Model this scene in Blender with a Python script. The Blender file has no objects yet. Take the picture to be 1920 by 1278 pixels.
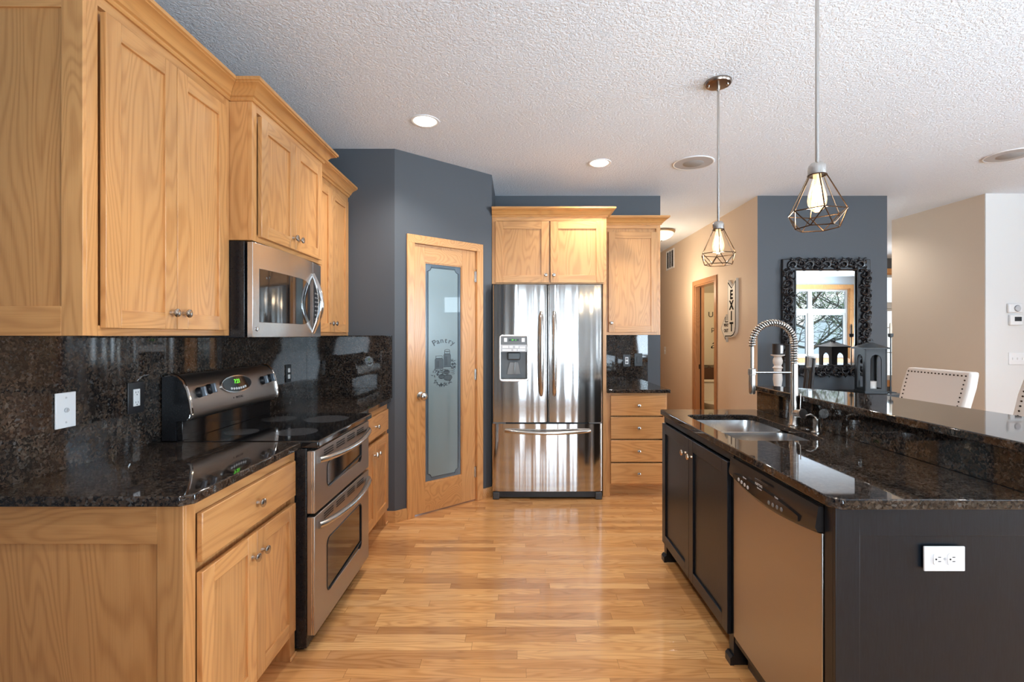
import bpy, bmesh, math, random
from mathutils import Vector, Matrix
random.seed(7)
C = bpy.context.scene.collection
SC = bpy.context.scene
R = math.radians
PI = math.pi

# ------------------------------------------------------------------ camera
EYE = 1.371
CEIL = 2.743
cam_d = bpy.data.cameras.new('camera')
cam = bpy.data.objects.new('camera', cam_d); C.objects.link(cam)
cam.location = (0, 0, EYE); cam.rotation_euler = (R(90), 0, 0)
cam_d.sensor_width = 36; cam_d.lens = 915/1920*36
cam_d.shift_x = -12/1920; cam_d.shift_y = -10/1920
cam_d.clip_start = 0.05; cam_d.clip_end = 200
SC.camera = cam
# ------------------------------------------------------------------ exposure
SC.view_settings.view_transform = 'Standard'
SC.view_settings.look = 'None'
SC.view_settings.gamma = 1
SC.view_settings.exposure = 0.78
SC.view_settings.use_curve_mapping = False
SC.cycles.max_bounces = 10
SC.cycles.diffuse_bounces = 6
SC.cycles.glossy_bounces = 5
SC.cycles.sample_clamp_indirect = 6
SC.cycles.caustics_reflective = False
SC.cycles.caustics_refractive = False
# ------------------------------------------------------------------ sky
world = bpy.data.worlds.new('sky'); SC.world = world; world.use_nodes = True
wn = world.node_tree; wn.nodes.clear()
wo = wn.nodes.new('ShaderNodeOutputWorld'); wb = wn.nodes.new('ShaderNodeBackground')
wt = wn.nodes.new('ShaderNodeTexCoord'); ws = wn.nodes.new('ShaderNodeSeparateXYZ'); wr = wn.nodes.new('ShaderNodeValToRGB')
wn.links.new(wt.outputs['Generated'], ws.inputs[0]); wn.links.new(ws.outputs['Z'], wr.inputs[0])
wr.color_ramp.elements[0].position = 0.0; wr.color_ramp.elements[0].color = (0.86, 0.92, 0.95, 1)
wr.color_ramp.elements[1].position = 0.6; wr.color_ramp.elements[1].color = (0.55, 0.72, 1.0, 1)
wn.links.new(wr.outputs[0], wb.inputs[0]); wb.inputs[1].default_value = 1.1
wn.links.new(wb.outputs[0], wo.inputs[0])
# ------------------------------------------------------------------ daylight at the windows (size, place, facing, power)
def area(name, loc, rot, sx, sy, power, col=(1, 1, 1), spread=180):
    l = bpy.data.lights.new(name, 'AREA'); l.shape = 'RECTANGLE'; l.size = sx; l.size_y = sy
    l.energy = power; l.color = col; l.spread = R(spread)
    o = bpy.data.objects.new(name, l); C.objects.link(o); o.location = loc; o.rotation_euler = rot
    return o
DAY = (0.70, 0.86, 1.0)
UP = R(90+28)     # window lamps tilted upwards, an added lift for the ceiling
# rear wall openings (facing +Y), right wall openings (facing -X), far entry window (facing -Y)
RW = -1.8; XR = 8.2
area('daylight_patio_door', (0.95, RW-.16, 1.25), (UP, 0, 0), .85, 2.1, 33, DAY, 95)
area('daylight_nook_window', (-0.075, RW-.16, 1.65), (UP, 0, 0), 0.6, 1.5, 13, DAY, 95)
area('daylight_rear_window', (3.65, RW-.16, 1.65), (UP, 0, 0), 1.8, 1.6, 62, DAY, 95)
area('daylight_side_door', (XR+.16, -.55, 1.3), (UP, 0, R(90)), 1.7, 2.2, 260, DAY, 120)
area('daylight_side_transom', (XR+.16, 1.65, 2.2), (R(90), 0, R(90)), 1.25, .5, 12, DAY)
area('daylight_entry_window', (6.5, 8.85, 1.5), (R(90), 0, R(180)), 1.7, 1.7, 60, DAY)

def point(name, loc, power, col, r=.04):
    l = bpy.data.lights.new(name, 'POINT'); l.energy = power; l.color = col; l.shadow_soft_size = r
    o = bpy.data.objects.new(name, l); C.objects.link(o); o.location = loc; return o
def spot(name, loc, power, col, ang=120, blend=.6, r=.06):
    l = bpy.data.lights.new(name, 'SPOT'); l.energy = power; l.color = col; l.shadow_soft_size = r
    l.spot_size = R(ang); l.spot_blend = blend
    o = bpy.data.objects.new(name, l); C.objects.link(o); o.location = loc; return o
WARM = (1.0, .965, .92)

# ------------------------------------------------------------------ helpers
def thing(name, label, cat, loc=(0, 0, 0), rotz=0, group=None):
    o = bpy.data.objects.new(name, None); C.objects.link(o); o.empty_display_size = .05
    o.location = loc; o.rotation_euler = (0, 0, rotz); o['label'] = label; o['category'] = cat
    if group: o['group'] = group
    return o
def tag(o, label, cat, group=None):
    o['label'] = label; o['category'] = cat
    if group: o['group'] = group
    return o
def copy_tree(o, parent=None):
    c = o.copy(); C.objects.link(c); c.parent = parent
    for ch in list(o.children): copy_tree(ch, c)
    return c

class MB:
    def __init__(s, M=None):
        s.bm = bmesh.new(); s.M = M or Matrix.Identity(4)
    def _v(s, p): return s.bm.verts.new(s.M @ Vector(p))
    def face(s, vs, mi=0):
        try:
            f = s.bm.faces.new(vs); f.material_index = mi; return f
        except ValueError: return None
    def box(s, x0, x1, y0, y1, z0, z1, mi=0):
        v = [s._v((x, y, z)) for z in (z0, z1) for y in (y0, y1) for x in (x0, x1)]
        for q in ((0, 2, 3, 1), (4, 5, 7, 6), (0, 1, 5, 4), (2, 6, 7, 3), (0, 4, 6, 2), (1, 3, 7, 5)):
            s.face([v[i] for i in q], mi)
        return s
    def rings(s, rings, cap0=True, cap1=True, mi=0, closed=True):
        V = [[s._v(p) for p in r] for r in rings]
        n = len(V[0])
        for a, b in zip(V, V[1:]):
            for i in range(n if closed else n-1):
                j = (i+1) % n
                s.face([a[i], a[j], b[j], b[i]], mi)
        if cap0: s.face(V[0][::-1], mi)
        if cap1: s.face(V[-1], mi)
        return s
    def tube(s, path, r, n=10, mi=0, cap=True):
        P = [Vector(p) for p in path]; rs = r if isinstance(r, (list, tuple)) else [r]*len(P)
        rings = []; up = None
        for i, p in enumerate(P):
            t = (P[min(i+1, len(P)-1)] - P[max(i-1, 0)])
            if t.length < 1e-9: t = Vector((0, 0, 1))
            t.normalize()
            if up is None:
                up = Vector((0, 0, 1)) if abs(t.z) < .9 else Vector((1, 0, 0))
            a = t.cross(up)
            if a.length < 1e-6: a = t.orthogonal()
            a.normalize(); b = t.cross(a).normalized(); up = -b if False else a.cross(t)
            rings.append([p + (a*math.cos(2*PI*k/n) + b*math.sin(2*PI*k/n))*rs[i] for k in range(n)])
        return s.rings(rings, cap, cap, mi)
    def lathe(s, prof, c=(0, 0, 0), axis='Z', n=20, mi=0, sx=1, sy=1):
        rings = []
        for r, h in prof:
            ring = []
            for k in range(n):
                a = 2*PI*k/n; u, v = r*math.cos(a)*sx, r*math.sin(a)*sy
                if axis == 'Z': p = (c[0]+u, c[1]+v, c[2]+h)
                elif axis == 'Y': p = (c[0]+u, c[1]+h, c[2]-v)
                elif axis == '-Y': p = (c[0]+u, c[1]-h, c[2]+v)
                else: p = (c[0]+h, c[1]+u, c[2]+v)
                ring.append(p)
            rings.append(ring)
        return s.rings(rings, True, True, mi)
    def prism(s, poly, z0, z1, mi=0, plane='XY'):
        def mp(a, b, c):
            return (a, b, c) if plane == 'XY' else ((a, c, b) if plane == 'XZ' else (c, a, b))
        s.rings([[mp(a, b, z0) for a, b in poly], [mp(a, b, z1) for a, b in poly]], mi=mi)
        return s
    def plate(s, outer, holes, z0, z1, mi=0):
        """horizontal slab with holes"""
        for z, top in ((z1, True), (z0, False)):
            tmp = bmesh.new(); es = []
            for loop in [outer]+holes:
                vs = [tmp.verts.new((a, b, z)) for a, b in loop]
                es += [tmp.edges.new((vs[i], vs[(i+1) % len(vs)])) for i in range(len(vs))]
            bmesh.ops.triangle_fill(tmp, use_beauty=True, edges=es)
            mp = {}
            for f in tmp.faces:
                vs = []
                for v in f.verts:
                    if v not in mp: mp[v] = s._v(v.co)
                    vs.append(mp[v])
                s.face(vs, mi)
            tmp.free()
        for loop in [outer]+holes:
            a = [s._v((p[0], p[1], z0)) for p in loop]; b = [s._v((p[0], p[1], z1)) for p in loop]
            for i in range(len(a)):
                j = (i+1) % len(a); s.face([a[i], a[j], b[j], b[i]], mi)
        return s
    def sweep(s, path, prof, mi=0, side=1):
        """path: 2D polyline, prof: (out, z); out goes to the right-hand side of the path (side=1)"""
        P = [Vector(p) for p in path]; n = len(P); mit = []
        for i in range(n):
            ns = []
            if i > 0:
                d = (P[i]-P[i-1]).normalized(); ns.append(Vector((d.y, -d.x))*side)
            if i < n-1:
                d = (P[i+1]-P[i]).normalized(); ns.append(Vector((d.y, -d.x))*side)
            m = ns[0] if len(ns) == 1 else (ns[0]+ns[1])/(1+ns[0].dot(ns[1]))
            mit.append(m)
        s.rings([[(P[i].x+mit[i].x*o, P[i].y+mit[i].y*o, z) for o, z in prof] for i in range(n)], mi=mi)
        return s
    def mesh(s, me, M=None, mi=0):
        M = M or Matrix.Identity(4); vs = [s._v(M @ v.co) for v in me.vertices]
        for p in me.polygons: s.face([vs[i] for i in p.vertices], mi)
        return s
    def build(s, name, mat, parent=None, bevel=0, smooth=35, seg=2, subsurf=0, merge=True):
        if merge: bmesh.ops.remove_doubles(s.bm, verts=s.bm.verts, dist=1e-5)
        bmesh.ops.recalc_face_normals(s.bm, faces=s.bm.faces)
        me = bpy.data.meshes.new(name); s.bm.to_mesh(me); s.bm.free()
        for m in (mat if isinstance(mat, (list, tuple)) else [mat]): me.materials.append(m)
        if smooth:
            for p in me.polygons: p.use_smooth = True
            me.set_sharp_from_angle(angle=R(smooth))
        o = bpy.data.objects.new(name, me); C.objects.link(o)
        if parent: o.parent = parent
        if bevel:
            b = o.modifiers.new('bevel', 'BEVEL'); b.width = bevel; b.segments = seg; b.limit_method = 'ANGLE'; b.angle_limit = R(40)
        if subsurf:
            b = o.modifiers.new('sub', 'SUBSURF'); b.levels = subsurf; b.render_levels = subsurf
        return o
def struct(mb, name, mat, parent=None, **k):
    o = mb.build(name, mat, parent, **k)
    if parent is None: o['kind'] = 'structure'
    return o
def rrect(x0, x1, y0, y1, r, n=5):
    pts = []
    for cx, cy, a0 in ((x1-r, y0+r, -90), (x1-r, y1-r, 0), (x0+r, y1-r, 90), (x0+r, y0+r, 180)):
        for k in range(n+1):
            a = R(a0+90*k/n); pts.append((cx+r*math.cos(a), cy+r*math.sin(a)))
    return pts
def text_mesh(body, size, depth=.001, shear=0, offset=0, align='CENTER'):
    cu = bpy.data.curves.new('lettering', 'FONT'); cu.body = body; cu.size = size; cu.extrude = depth
    cu.align_x = align; cu.align_y = 'CENTER'; cu.shear = shear; cu.offset = offset; cu.resolution_u = 3
    o = bpy.data.objects.new('lettering', cu); C.objects.link(o)
    bpy.context.view_layer.update()
    me = bpy.data.meshes.new_from_object(o.evaluated_get(bpy.context.evaluated_depsgraph_get()))
    bpy.data.objects.remove(o); bpy.data.curves.remove(cu)
    return me
FRONT = Matrix(((1, 0, 0, 0), (0, 0, -1, 0), (0, 1, 0, 0), (0, 0, 0, 1)))   # text plane XY -> XZ, normal -Y
def at_front(x, y, z, roll=0): return Matrix.Translation((x, y, z)) @ FRONT @ Matrix.Rotation(roll, 4, 'Z')

# ------------------------------------------------------------------ materials
def newmat(name):
    m = bpy.data.materials.new(name); m.use_nodes = True; nt = m.node_tree
    return m, nt, nt.nodes['Principled BSDF']
def setp(b, **k):
    for a, v in k.items():
        b.inputs[a.replace('_', ' ')].default_value = v
def plain(name, col, rough=.5, metal=0, coat=0, spec=.5, bump=0, bscale=200, coat_rough=.05):
    m, nt, b = newmat(name)
    b.inputs['Base Color'].default_value = (*col, 1); b.inputs['Roughness'].default_value = rough
    b.inputs['Metallic'].default_value = metal; b.inputs['Coat Weight'].default_value = coat
    b.inputs['Coat Roughness'].default_value = coat_rough; b.inputs['Specular IOR Level'].default_value = spec
    tc = nt.nodes.new('ShaderNodeTexCoord'); nz = nt.nodes.new('ShaderNodeTexNoise')
    nz.inputs['Scale'].default_value = bscale; nz.inputs['Detail'].default_value = 3
    nt.links.new(tc.outputs['Object'], nz.inputs['Vector'])
    if bump:
        bp = nt.nodes.new('ShaderNodeBump'); bp.inputs['Strength'].default_value = bump; bp.inputs['Distance'].default_value = .002
        nt.links.new(nz.outputs[0], bp.inputs['Height']); nt.links.new(bp.outputs[0], b.inputs['Normal'])
    else:
        mr = nt.nodes.new('ShaderNodeMapRange'); mr.inputs[3].default_value = max(0, rough-.03); mr.inputs[4].default_value = rough+.03
        nt.links.new(nz.outputs[0], mr.inputs[0]); nt.links.new(mr.outputs[0], b.inputs['Roughness'])
    return m
def emit(name, col, st):
    m, nt, b = newmat(name)
    b.inputs['Base Color'].default_value = (.02, .02, .02, 1)
    b.inputs['Emission Color'].default_value = (*col, 1); b.inputs['Emission Strength'].default_value = st
    return m
class NT:
    """tiny node helper"""
    def __init__(s, nt): s.nt = nt
    def n(s, t, **k):
        x = s.nt.nodes.new('ShaderNode'+t)
        for a, v in k.items(): setattr(x, a, v)
        return x
    def math(s, op, a, b=None, c=None):
        x = s.n('Math', operation=op)
        for i, v in enumerate((a, b, c)):
            if v is None: continue
            if hasattr(v, 'links') or hasattr(v, 'is_linked'): s.nt.links.new(v, x.inputs[i])
            else: x.inputs[i].default_value = v
        return x.outputs[0]
    def link(s, a, b): s.nt.links.new(a, b)
    def ramp(s, fac, stops, interp='LINEAR'):
        x = s.n('ValToRGB'); cr = x.color_ramp; cr.interpolation = interp
        while len(cr.elements) < len(stops): cr.elements.new(.5)
        for e, (p, c) in zip(cr.elements, stops): e.position = p; e.color = (*c, 1)
        s.link(fac, x.inputs[0]); return x.outputs[0]
    def mix(s, fac, a, b, mode='MIX'):
        x = s.n('MixRGB', blend_type=mode)
        for i, v in enumerate((fac, a, b)):
            if hasattr(v, 'links') or hasattr(v, 'is_linked'): s.link(v, x.inputs[i])
            elif isinstance(v, tuple): x.inputs[i].default_value = (*v, 1)
            else: x.inputs[i].default_value = v
        return x.outputs[0]
    def mapping(s, vec, scale=(1, 1, 1), loc=None):
        x = s.n('Mapping'); x.inputs['Scale'].default_value = scale; s.link(vec, x.inputs['Vector'])
        if loc is not None: s.link(loc, x.inputs['Location'])
        return x.outputs[0]
    def noise(s, vec, scale, detail=2, rough=.5, dist=0):
        x = s.n('TexNoise'); x.inputs['Scale'].default_value = scale; x.inputs['Detail'].default_value = detail
        x.inputs['Roughness'].default_value = rough; x.inputs['Distortion'].default_value = dist
        s.link(vec, x.inputs['Vector']); return x.outputs[0]

def oak(name, axis, light=(.63, .325, .123), dark=(.36, .148, .046), rough=.32, bold=1.25):
    m, nt, b = newmat(name); h = NT(nt)
    tc = h.n('TexCoord'); oi = h.n('ObjectInfo')
    off = h.n('CombineXYZ'); r10 = h.math('MULTIPLY', oi.outputs['Random'], 17.0)
    for i in range(3): h.link(r10, off.inputs[i])
    ax = 'XYZ'.index(axis)
    def sc(al, ac): v = [ac]*3; v[ax] = al; return tuple(v)
    base = h.mapping(tc.outputs['Object'], (1, 1, 1), off.outputs[0])
    v1 = h.mapping(base, sc(.75, 5.0)); n1 = h.noise(v1, 1.0, 2.0, .4, .35)
    ring = h.math('SINE', h.math('MULTIPLY', n1, 150.0))
    ring = h.math('POWER', h.math('MULTIPLY_ADD', ring, .5, .5), 2.2)
    v2 = h.mapping(base, sc(5, 330)); n2 = h.noise(v2, 1.0, 3.0, .6)
    v3 = h.mapping(base, sc(.5, 3.0)); n3 = h.noise(v3, 1.6, 2.0)
    pore = h.ramp(n2, [(.50, (0, 0, 0)), (.70, (1, 1, 1))])
    f = h.math('MULTIPLY', ring, .42*bold)
    f = h.math('ADD', f, h.math('MULTIPLY', pore, .30*bold))
    f = h.math('MULTIPLY', f, h.math('MULTIPLY_ADD', n3, .9, .45))
    col = h.mix(f, light, dark)
    tone = h.math('MULTIPLY_ADD', oi.outputs['Random'], .22, .86)
    hv = h.n('HueSaturation'); hv.inputs['Fac'].default_value = 1; h.link(tone, hv.inputs['Value']); h.link(col, hv.inputs['Color']); col = hv.outputs[0]
    col = h.mix(h.math('MULTIPLY_ADD', n3, .8, -.18), col, (light[0]*.86, light[1]*.76, light[2]*.62))
    h.link(col, b.inputs['Base Color'])
    b.inputs['Roughness'].default_value = rough; b.inputs['Coat Weight'].default_value = .25; b.inputs['Coat Roughness'].default_value = .22
    bp = h.n('Bump'); bp.inputs['Strength'].default_value = .12; bp.inputs['Distance'].default_value = .001
    h.link(n2, bp.inputs['Height']); h.link(bp.outputs[0], b.inputs['Normal'])
    return m
OZ, OX, OY = oak('oak_upright_grain', 'Z'), oak('oak_level_grain', 'X'), oak('oak_deep_grain', 'Y')
OXP = oak('oak_crown', 'X', (.62, .31, .105), (.42, .19, .06))
OTR = oak('oak_trim_red', 'Z', (.52, .27, .13), (.36, .17, .07))

def granite():
    m, nt, b = newmat('brown_granite'); h = NT(nt); tc = h.n('TexCoord'); v = tc.outputs['Object']
    vo = h.n('TexVoronoi'); vo.inputs['Scale'].default_value = 150; vo.inputs['Randomness'].default_value = 1
    dv = h.n('TexNoise'); dv.inputs['Scale'].default_value = 60; h.link(v, dv.inputs['Vector'])
    mv = h.n('MixRGB'); mv.inputs[0].default_value = .018; h.link(v, mv.inputs[1]); h.link(dv.outputs['Color'], mv.inputs[2])
    h.link(mv.outputs[0], vo.inputs['Vector'])
    sepc = h.n('SeparateXYZ'); h.link(vo.outputs['Color'], sepc.inputs[0])
    c1 = h.ramp(sepc.outputs[0], [(0, (.004, .004, .005)), (.26, (.010, .009, .009)), (.42, (.036, .024, .017)), (.66, (.068, .044, .030)), (.80, (.032, .026, .022)), (.93, (.092, .072, .056)), (1, (.070, .072, .074))])
    big = h.noise(v, 14, 3, .6)
    c2 = h.mix(h.ramp(big, [(.42, (0, 0, 0)), (.62, (1, 1, 1))]), c1, h.mix(.55, c1, (.006, .006, .007)))
    fine = h.noise(v, 420, 2)
    c3 = h.mix(h.ramp(fine, [(.60, (0, 0, 0)), (.75, (.5, .5, .5))]), c2, (.13, .11, .095))
    h.link(c3, b.inputs['Base Color']); b.inputs['Roughness'].default_value = .035
    b.inputs['Specular IOR Level'].default_value = .55
    bp = h.n('Bump'); bp.inputs['Strength'].default_value = .006; bp.inputs['Distance'].default_value = .0005
    h.link(h.noise(v, 50, 2), bp.inputs['Height']); h.link(bp.outputs[0], b.inputs['Normal'])
    return m
GRAN = granite()

def floor_mat():
    m, nt, b = newmat('oak_strip_floor'); h = NT(nt); tc = h.n('TexCoord'); sp = h.n('SeparateXYZ'); h.link(tc.outputs['Object'], sp.inputs[0])
    X, Y = sp.outputs[0], sp.outputs[1]
    W = .0575
    yr = h.math('DIVIDE', Y, W); row = h.math('FLOOR', yr); fy = h.math('FRACT', yr)
    w1 = h.n('TexWhiteNoise', noise_dimensions='1D'); h.link(row, w1.inputs['W'])
    L = h.math('MULTIPLY_ADD', w1.outputs['Value'], .75, .42)
    w1b = h.n('TexWhiteNoise', noise_dimensions='1D'); h.link(h.math('ADD', row, 57.3), w1b.inputs['W'])
    xs = h.math('DIVIDE', h.math('ADD', X, h.math('MULTIPLY', w1b.outputs['Value'], 9.0)), L)
    idx = h.math('FLOOR', xs); fx = h.math('FRACT', xs)
    cv = h.n('CombineXYZ'); h.link(row, cv.inputs[0]); h.link(idx, cv.inputs[1])
    w2 = h.n('TexWhiteNoise', noise_dimensions='2D'); h.link(cv.outputs[0], w2.inputs['Vector'])
    rnd = w2.outputs['Value']
    tone = h.ramp(rnd, [(0, (.50, .24, .09)), (.12, (.60, .30, .115)), (.35, (.70, .355, .13)), (.65, (.76, .40, .15)), (.88, (.82, .47, .20)), (1, (.60, .30, .12))])
    off = h.n('CombineXYZ'); h.link(h.math('MULTIPLY', rnd, 31.0), off.inputs[0]); h.link(h.math('MULTIPLY', rnd, 13.0), off.inputs[1])
    v1 = h.mapping(tc.outputs['Object'], (1.6, 13, 1), off.outputs[0]); n1 = h.noise(v1, 1.0, 2.0, .45, .5)
    ring = h.math('POWER', h.math('MULTIPLY_ADD', h.math('SINE', h.math('MULTIPLY', n1, 60.0)), .5, .5), 2.0)
    v2 = h.mapping(tc.outputs['Object'], (6, 330, 1), off.outputs[0]); n2 = h.noise(v2, 1, 3, .6)
    g = h.math('ADD', h.math('MULTIPLY', ring, .48), h.math('MULTIPLY', h.ramp(n2, [(.48, (0, 0, 0)), (.7, (1, 1, 1))]), .26))
    col = h.mix(g, tone, h.mix(1.0, tone, (.60, .48, .38), 'MULTIPLY'))
    ey = h.math('MINIMUM', fy, h.math('SUBTRACT', 1.0, fy)); ex = h.math('MULTIPLY', h.math('MINIMUM', fx, h.math('SUBTRACT', 1.0, fx)), L)
    gap = h.math('MAXIMUM', h.math('LESS_THAN', ey, .011), h.math('LESS_THAN', ex, .0011))
    col = h.mix(h.math('MULTIPLY', gap, .55), col, (.16, .07, .025))
    h.link(col, b.inputs['Base Color'])
    b.inputs['Roughness'].default_value = .24; b.inputs['Coat Weight'].default_value = .6; b.inputs['Coat Roughness'].default_value = .09
    bp = h.n('Bump'); bp.inputs['Strength'].default_value = .25; bp.inputs['Distance'].default_value = .0006
    hh = h.math('ADD', h.math('MULTIPLY', gap, -1.0), h.math('MULTIPLY', h.noise(h.mapping(tc.outputs['Object'], (1.5, 9, 1)), 1.3, 1), 1.6))
    h.link(hh, bp.inputs['Height']); h.link(bp.outputs[0], b.inputs['Normal']); h.link(bp.outputs[0], b.inputs['Coat Normal'])
    return m
FLOOR = floor_mat()

def ceiling_mat():
    m, nt, b = newmat('knockdown_ceiling'); h = NT(nt); tc = h.n('TexCoord')
    b.inputs['Base Color'].default_value = (.84, .905, .985, 1); b.inputs['Roughness'].default_value = .9
    v = h.mapping(tc.outputs['Object'], (1, 1, 1)); n = h.noise(v, 66, 3, .6, .8)
    st = h.ramp(n, [(.40, (0, 0, 0)), (.58, (1, 1, 1))])
    bp = h.n('Bump'); bp.inputs['Strength'].default_value = .55; bp.inputs['Distance'].default_value = .0075
    h.link(st, bp.inputs['Height']); h.link(bp.outputs[0], b.inputs['Normal'])
    return m
CEILM = ceiling_mat()
NAVY = plain('slate_blue_paint', (.068, .075, .086), .55, bump=.15, bscale=260)
BEIGE = plain('beige_paint', (.68, .56, .44), .6, bump=.15, bscale=260)
WHITEW = plain('white_wall_paint', (.74, .745, .74), .6, bump=.15, bscale=260)
TILE = plain('bath_floor', (.12, .08, .06), .4)

def steel(name, col=(.56, .55, .54), rough=.24, aniso=.6, wav=0, wscale=(9, 9, .9), streak=None, tan=False):
    m, nt, b = newmat(name); h = NT(nt); tc = h.n('TexCoord')
    b.inputs['Base Color'].default_value = (*col, 1); b.inputs['Metallic'].default_value = 1
    sv = streak or (900, 900, 8)
    n = h.noise(h.mapping(tc.outputs['Object'], sv), 1.0, 3, .7)
    mr = h.n('MapRange'); h.link(n, mr.inputs[0]); mr.inputs[3].default_value = rough-.03; mr.inputs[4].default_value = rough+.03
    h.link(mr.outputs[0], b.inputs['Roughness'])
    if wav:
        w = h.noise(h.mapping(tc.outputs['Object'], wscale), 1.0, 1.2, .5, 0)
        bp = h.n('Bump'); bp.inputs['Strength'].default_value = 1; bp.inputs['Distance'].default_value = wav
        h.link(w, bp.inputs['Height']); h.link(bp.outputs[0], b.inputs['Normal'])
    return m
STEEL = steel('brushed_stainless')
FSTEEL = steel('fridge_stainless', (.57, .56, .55), .11, wav=.013, wscale=(8, 8, .07))
DSTEEL = steel('satin_stainless', (.44, .41, .385), .34)
NICKEL = steel('brushed_nickel', (.54, .51, .475), .22)
CHROME = plain('polished_chrome', (.78, .78, .78), .08, 1)
BLACKG = plain('black_ceramic_glass', (.006, .006, .007), .06, coat=.5)
BLACKP = plain('black_enamel', (.010, .010, .012), .28)
BLACKM = plain('black_carved_wood', (.011, .010, .012), .30, coat=.3, bump=.2, bscale=90)
def painted_black(name, col):
    m, nt, b = newmat(name); h = NT(nt); tc = h.n('TexCoord')
    n = h.noise(h.mapping(tc.outputs['Object'], (40, 40, 4)), 4.0, 4, .7)
    h.link(h.ramp(n, [(.35, tuple(c*.75 for c in col)), (.7, tuple(c*1.45 for c in col))]), b.inputs['Base Color'])
    b.inputs['Roughness'].default_value = .30
    bp = h.n('Bump'); bp.inputs['Strength'].default_value = .2; bp.inputs['Distance'].default_value = .0008
    h.link(n, bp.inputs['Height']); h.link(bp.outputs[0], b.inputs['Normal'])
    return m
ISL = painted_black('brushed_black_paint', (.0055, .0085, .013))
WPLA = plain('white_plastic', (.80, .81, .82), .35)
IVORY = plain('ivory_wax', (.82, .76, .64), .5)
WAXW = plain('white_wax', (.85, .84, .82), .5)
WASHW = plain('whitewashed_turned_wood', (.74, .70, .66), .6, bump=.4, bscale=120)
BLKPL = plain('black_plastic', (.012, .012, .014), .35)
GREYP = plain('grey_plastic', (.16, .165, .17), .4)
LGREY = plain('light_grey_plastic', (.50, .51, .53), .4)
DGREY = plain('dark_grey_foot', (.05, .055, .06), .5)
CREAM = plain('cream_linen', (.72, .65, .60), .85, bump=.5, bscale=900)
NAIL = plain('dark_bronze_nailhead', (.05, .03, .02), .3, 1)
BRONZE = plain('copper_bronze_wire', (.085, .052, .032), .28, 1)
GREEN = emit('green_display', (.15, .9, .05), 1.3)
MIRROR = plain('silvered_mirror', (.92, .93, .93), .0, 1)
MIRROR.node_tree.nodes['Principled BSDF'].inputs['Roughness'].default_value = 0
for l in list(MIRROR.node_tree.nodes['Principled BSDF'].inputs['Roughness'].links): MIRROR.node_tree.links.remove(l)
CANL = emit('downlight_glow', (1.0, .93, .80), 5)
DOME = emit('warm_dome_glow', (1.0, .82, .58), 2.2)
def glass_mat():
    m = bpy.data.materials.new('clear_pane'); m.use_nodes = True; nt = m.node_tree; nt.nodes.clear(); h = NT(nt)
    o = h.n('OutputMaterial'); t = h.n('BsdfTransparent'); g = h.n('BsdfGlossy'); f = h.n('Fresnel'); mx = h.n('MixShader')
    g.inputs['Roughness'].default_value = .0; t.inputs[0].default_value = (.95, .97, .97, 1)
    h.link(f.outputs[0], mx.inputs[0]); h.link(t.outputs[0], mx.inputs[1]); h.link(g.outputs[0], mx.inputs[2]); h.link(mx.outputs[0], o.inputs[0])
    return m
PANE = glass_mat()
def bulb_glass():
    m = bpy.data.materials.new('amber_bulb_glass'); m.use_nodes = True; nt = m.node_tree; nt.nodes.clear(); h = NT(nt)
    o = h.n('OutputMaterial'); t = h.n('BsdfTransparent'); g = h.n('BsdfGlossy'); lw = h.n('LayerWeight'); mx = h.n('MixShader'); ad = h.n('AddShader'); e = h.n('Emission')
    g.inputs['Roughness'].default_value = .03; t.inputs[0].default_value = (1, .93, .82, 1); e.inputs[0].default_value = (1, .62, .30, 1); e.inputs[1].default_value = .55
    lw.inputs[0].default_value = .35
    h.link(lw.outputs['Facing'], mx.inputs[0]); h.link(t.outputs[0], mx.inputs[1]); h.link(g.outputs[0], mx.inputs[2])
    h.link(mx.outputs[0], ad.inputs[0]); h.link(e.outputs[0], ad.inputs[1]); h.link(ad.outputs[0], o.inputs[0])
    return m
BULBG = bulb_glass()
GLOW = emit('glowing_filament', (1.0, .80, .50), 9)
FROST = plain('frosted_glass', (.17, .235, .255), .25, coat=1.0, coat_rough=.01)
FROSTD = plain('clear_glass_margin', (.09, .135, .175), .15, coat=1.0, coat_rough=.01)
ETCH = plain('dark_etching', (.022, .035, .045), .4)
INK = plain('matt_black_ink', (.012, .011, .011), .9, spec=.1)
ETCHM = plain('mid_etching', (.05, .07, .082), .4)
# ================================================================== THE SHELL
def wall_boxes(mb, a0, a1, z0, z1, holes, put):
    """cut a rectangle a0..a1 x z0..z1 around holes and call put(a,b,z,z)"""
    xs = sorted({a0, a1, *[v for hh in holes for v in hh[:2]]}); zs = sorted({z0, z1, *[v for hh in holes for v in hh[2:]]})
    for i in range(len(xs)-1):
        for j in range(len(zs)-1):
            cx, cz = (xs[i]+xs[i+1])/2, (zs[j]+zs[j+1])/2
            if any(h[0] < cx < h[1] and h[2] < cz < h[3] for h in holes): continue
            put(xs[i], xs[i+1], zs[j], zs[j+1])
def wall_along_x(name, mat, x0, x1, y0, y1, holes=(), z1=CEIL):
    mb = MB(); wall_boxes(mb, x0, x1, 0, z1, holes, lambda a, b, c, d: mb.box(a, b, y0, y1, c, d)); return struct(mb, name, mat)
def wall_along_y(name, mat, y0, y1, x0, x1, holes=(), z1=CEIL):
    mb = MB(); wall_boxes(mb, y0, y1, 0, z1, holes, lambda a, b, c, d: mb.box(x0, x1, a, b, c, d)); return struct(mb, name, mat)

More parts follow.
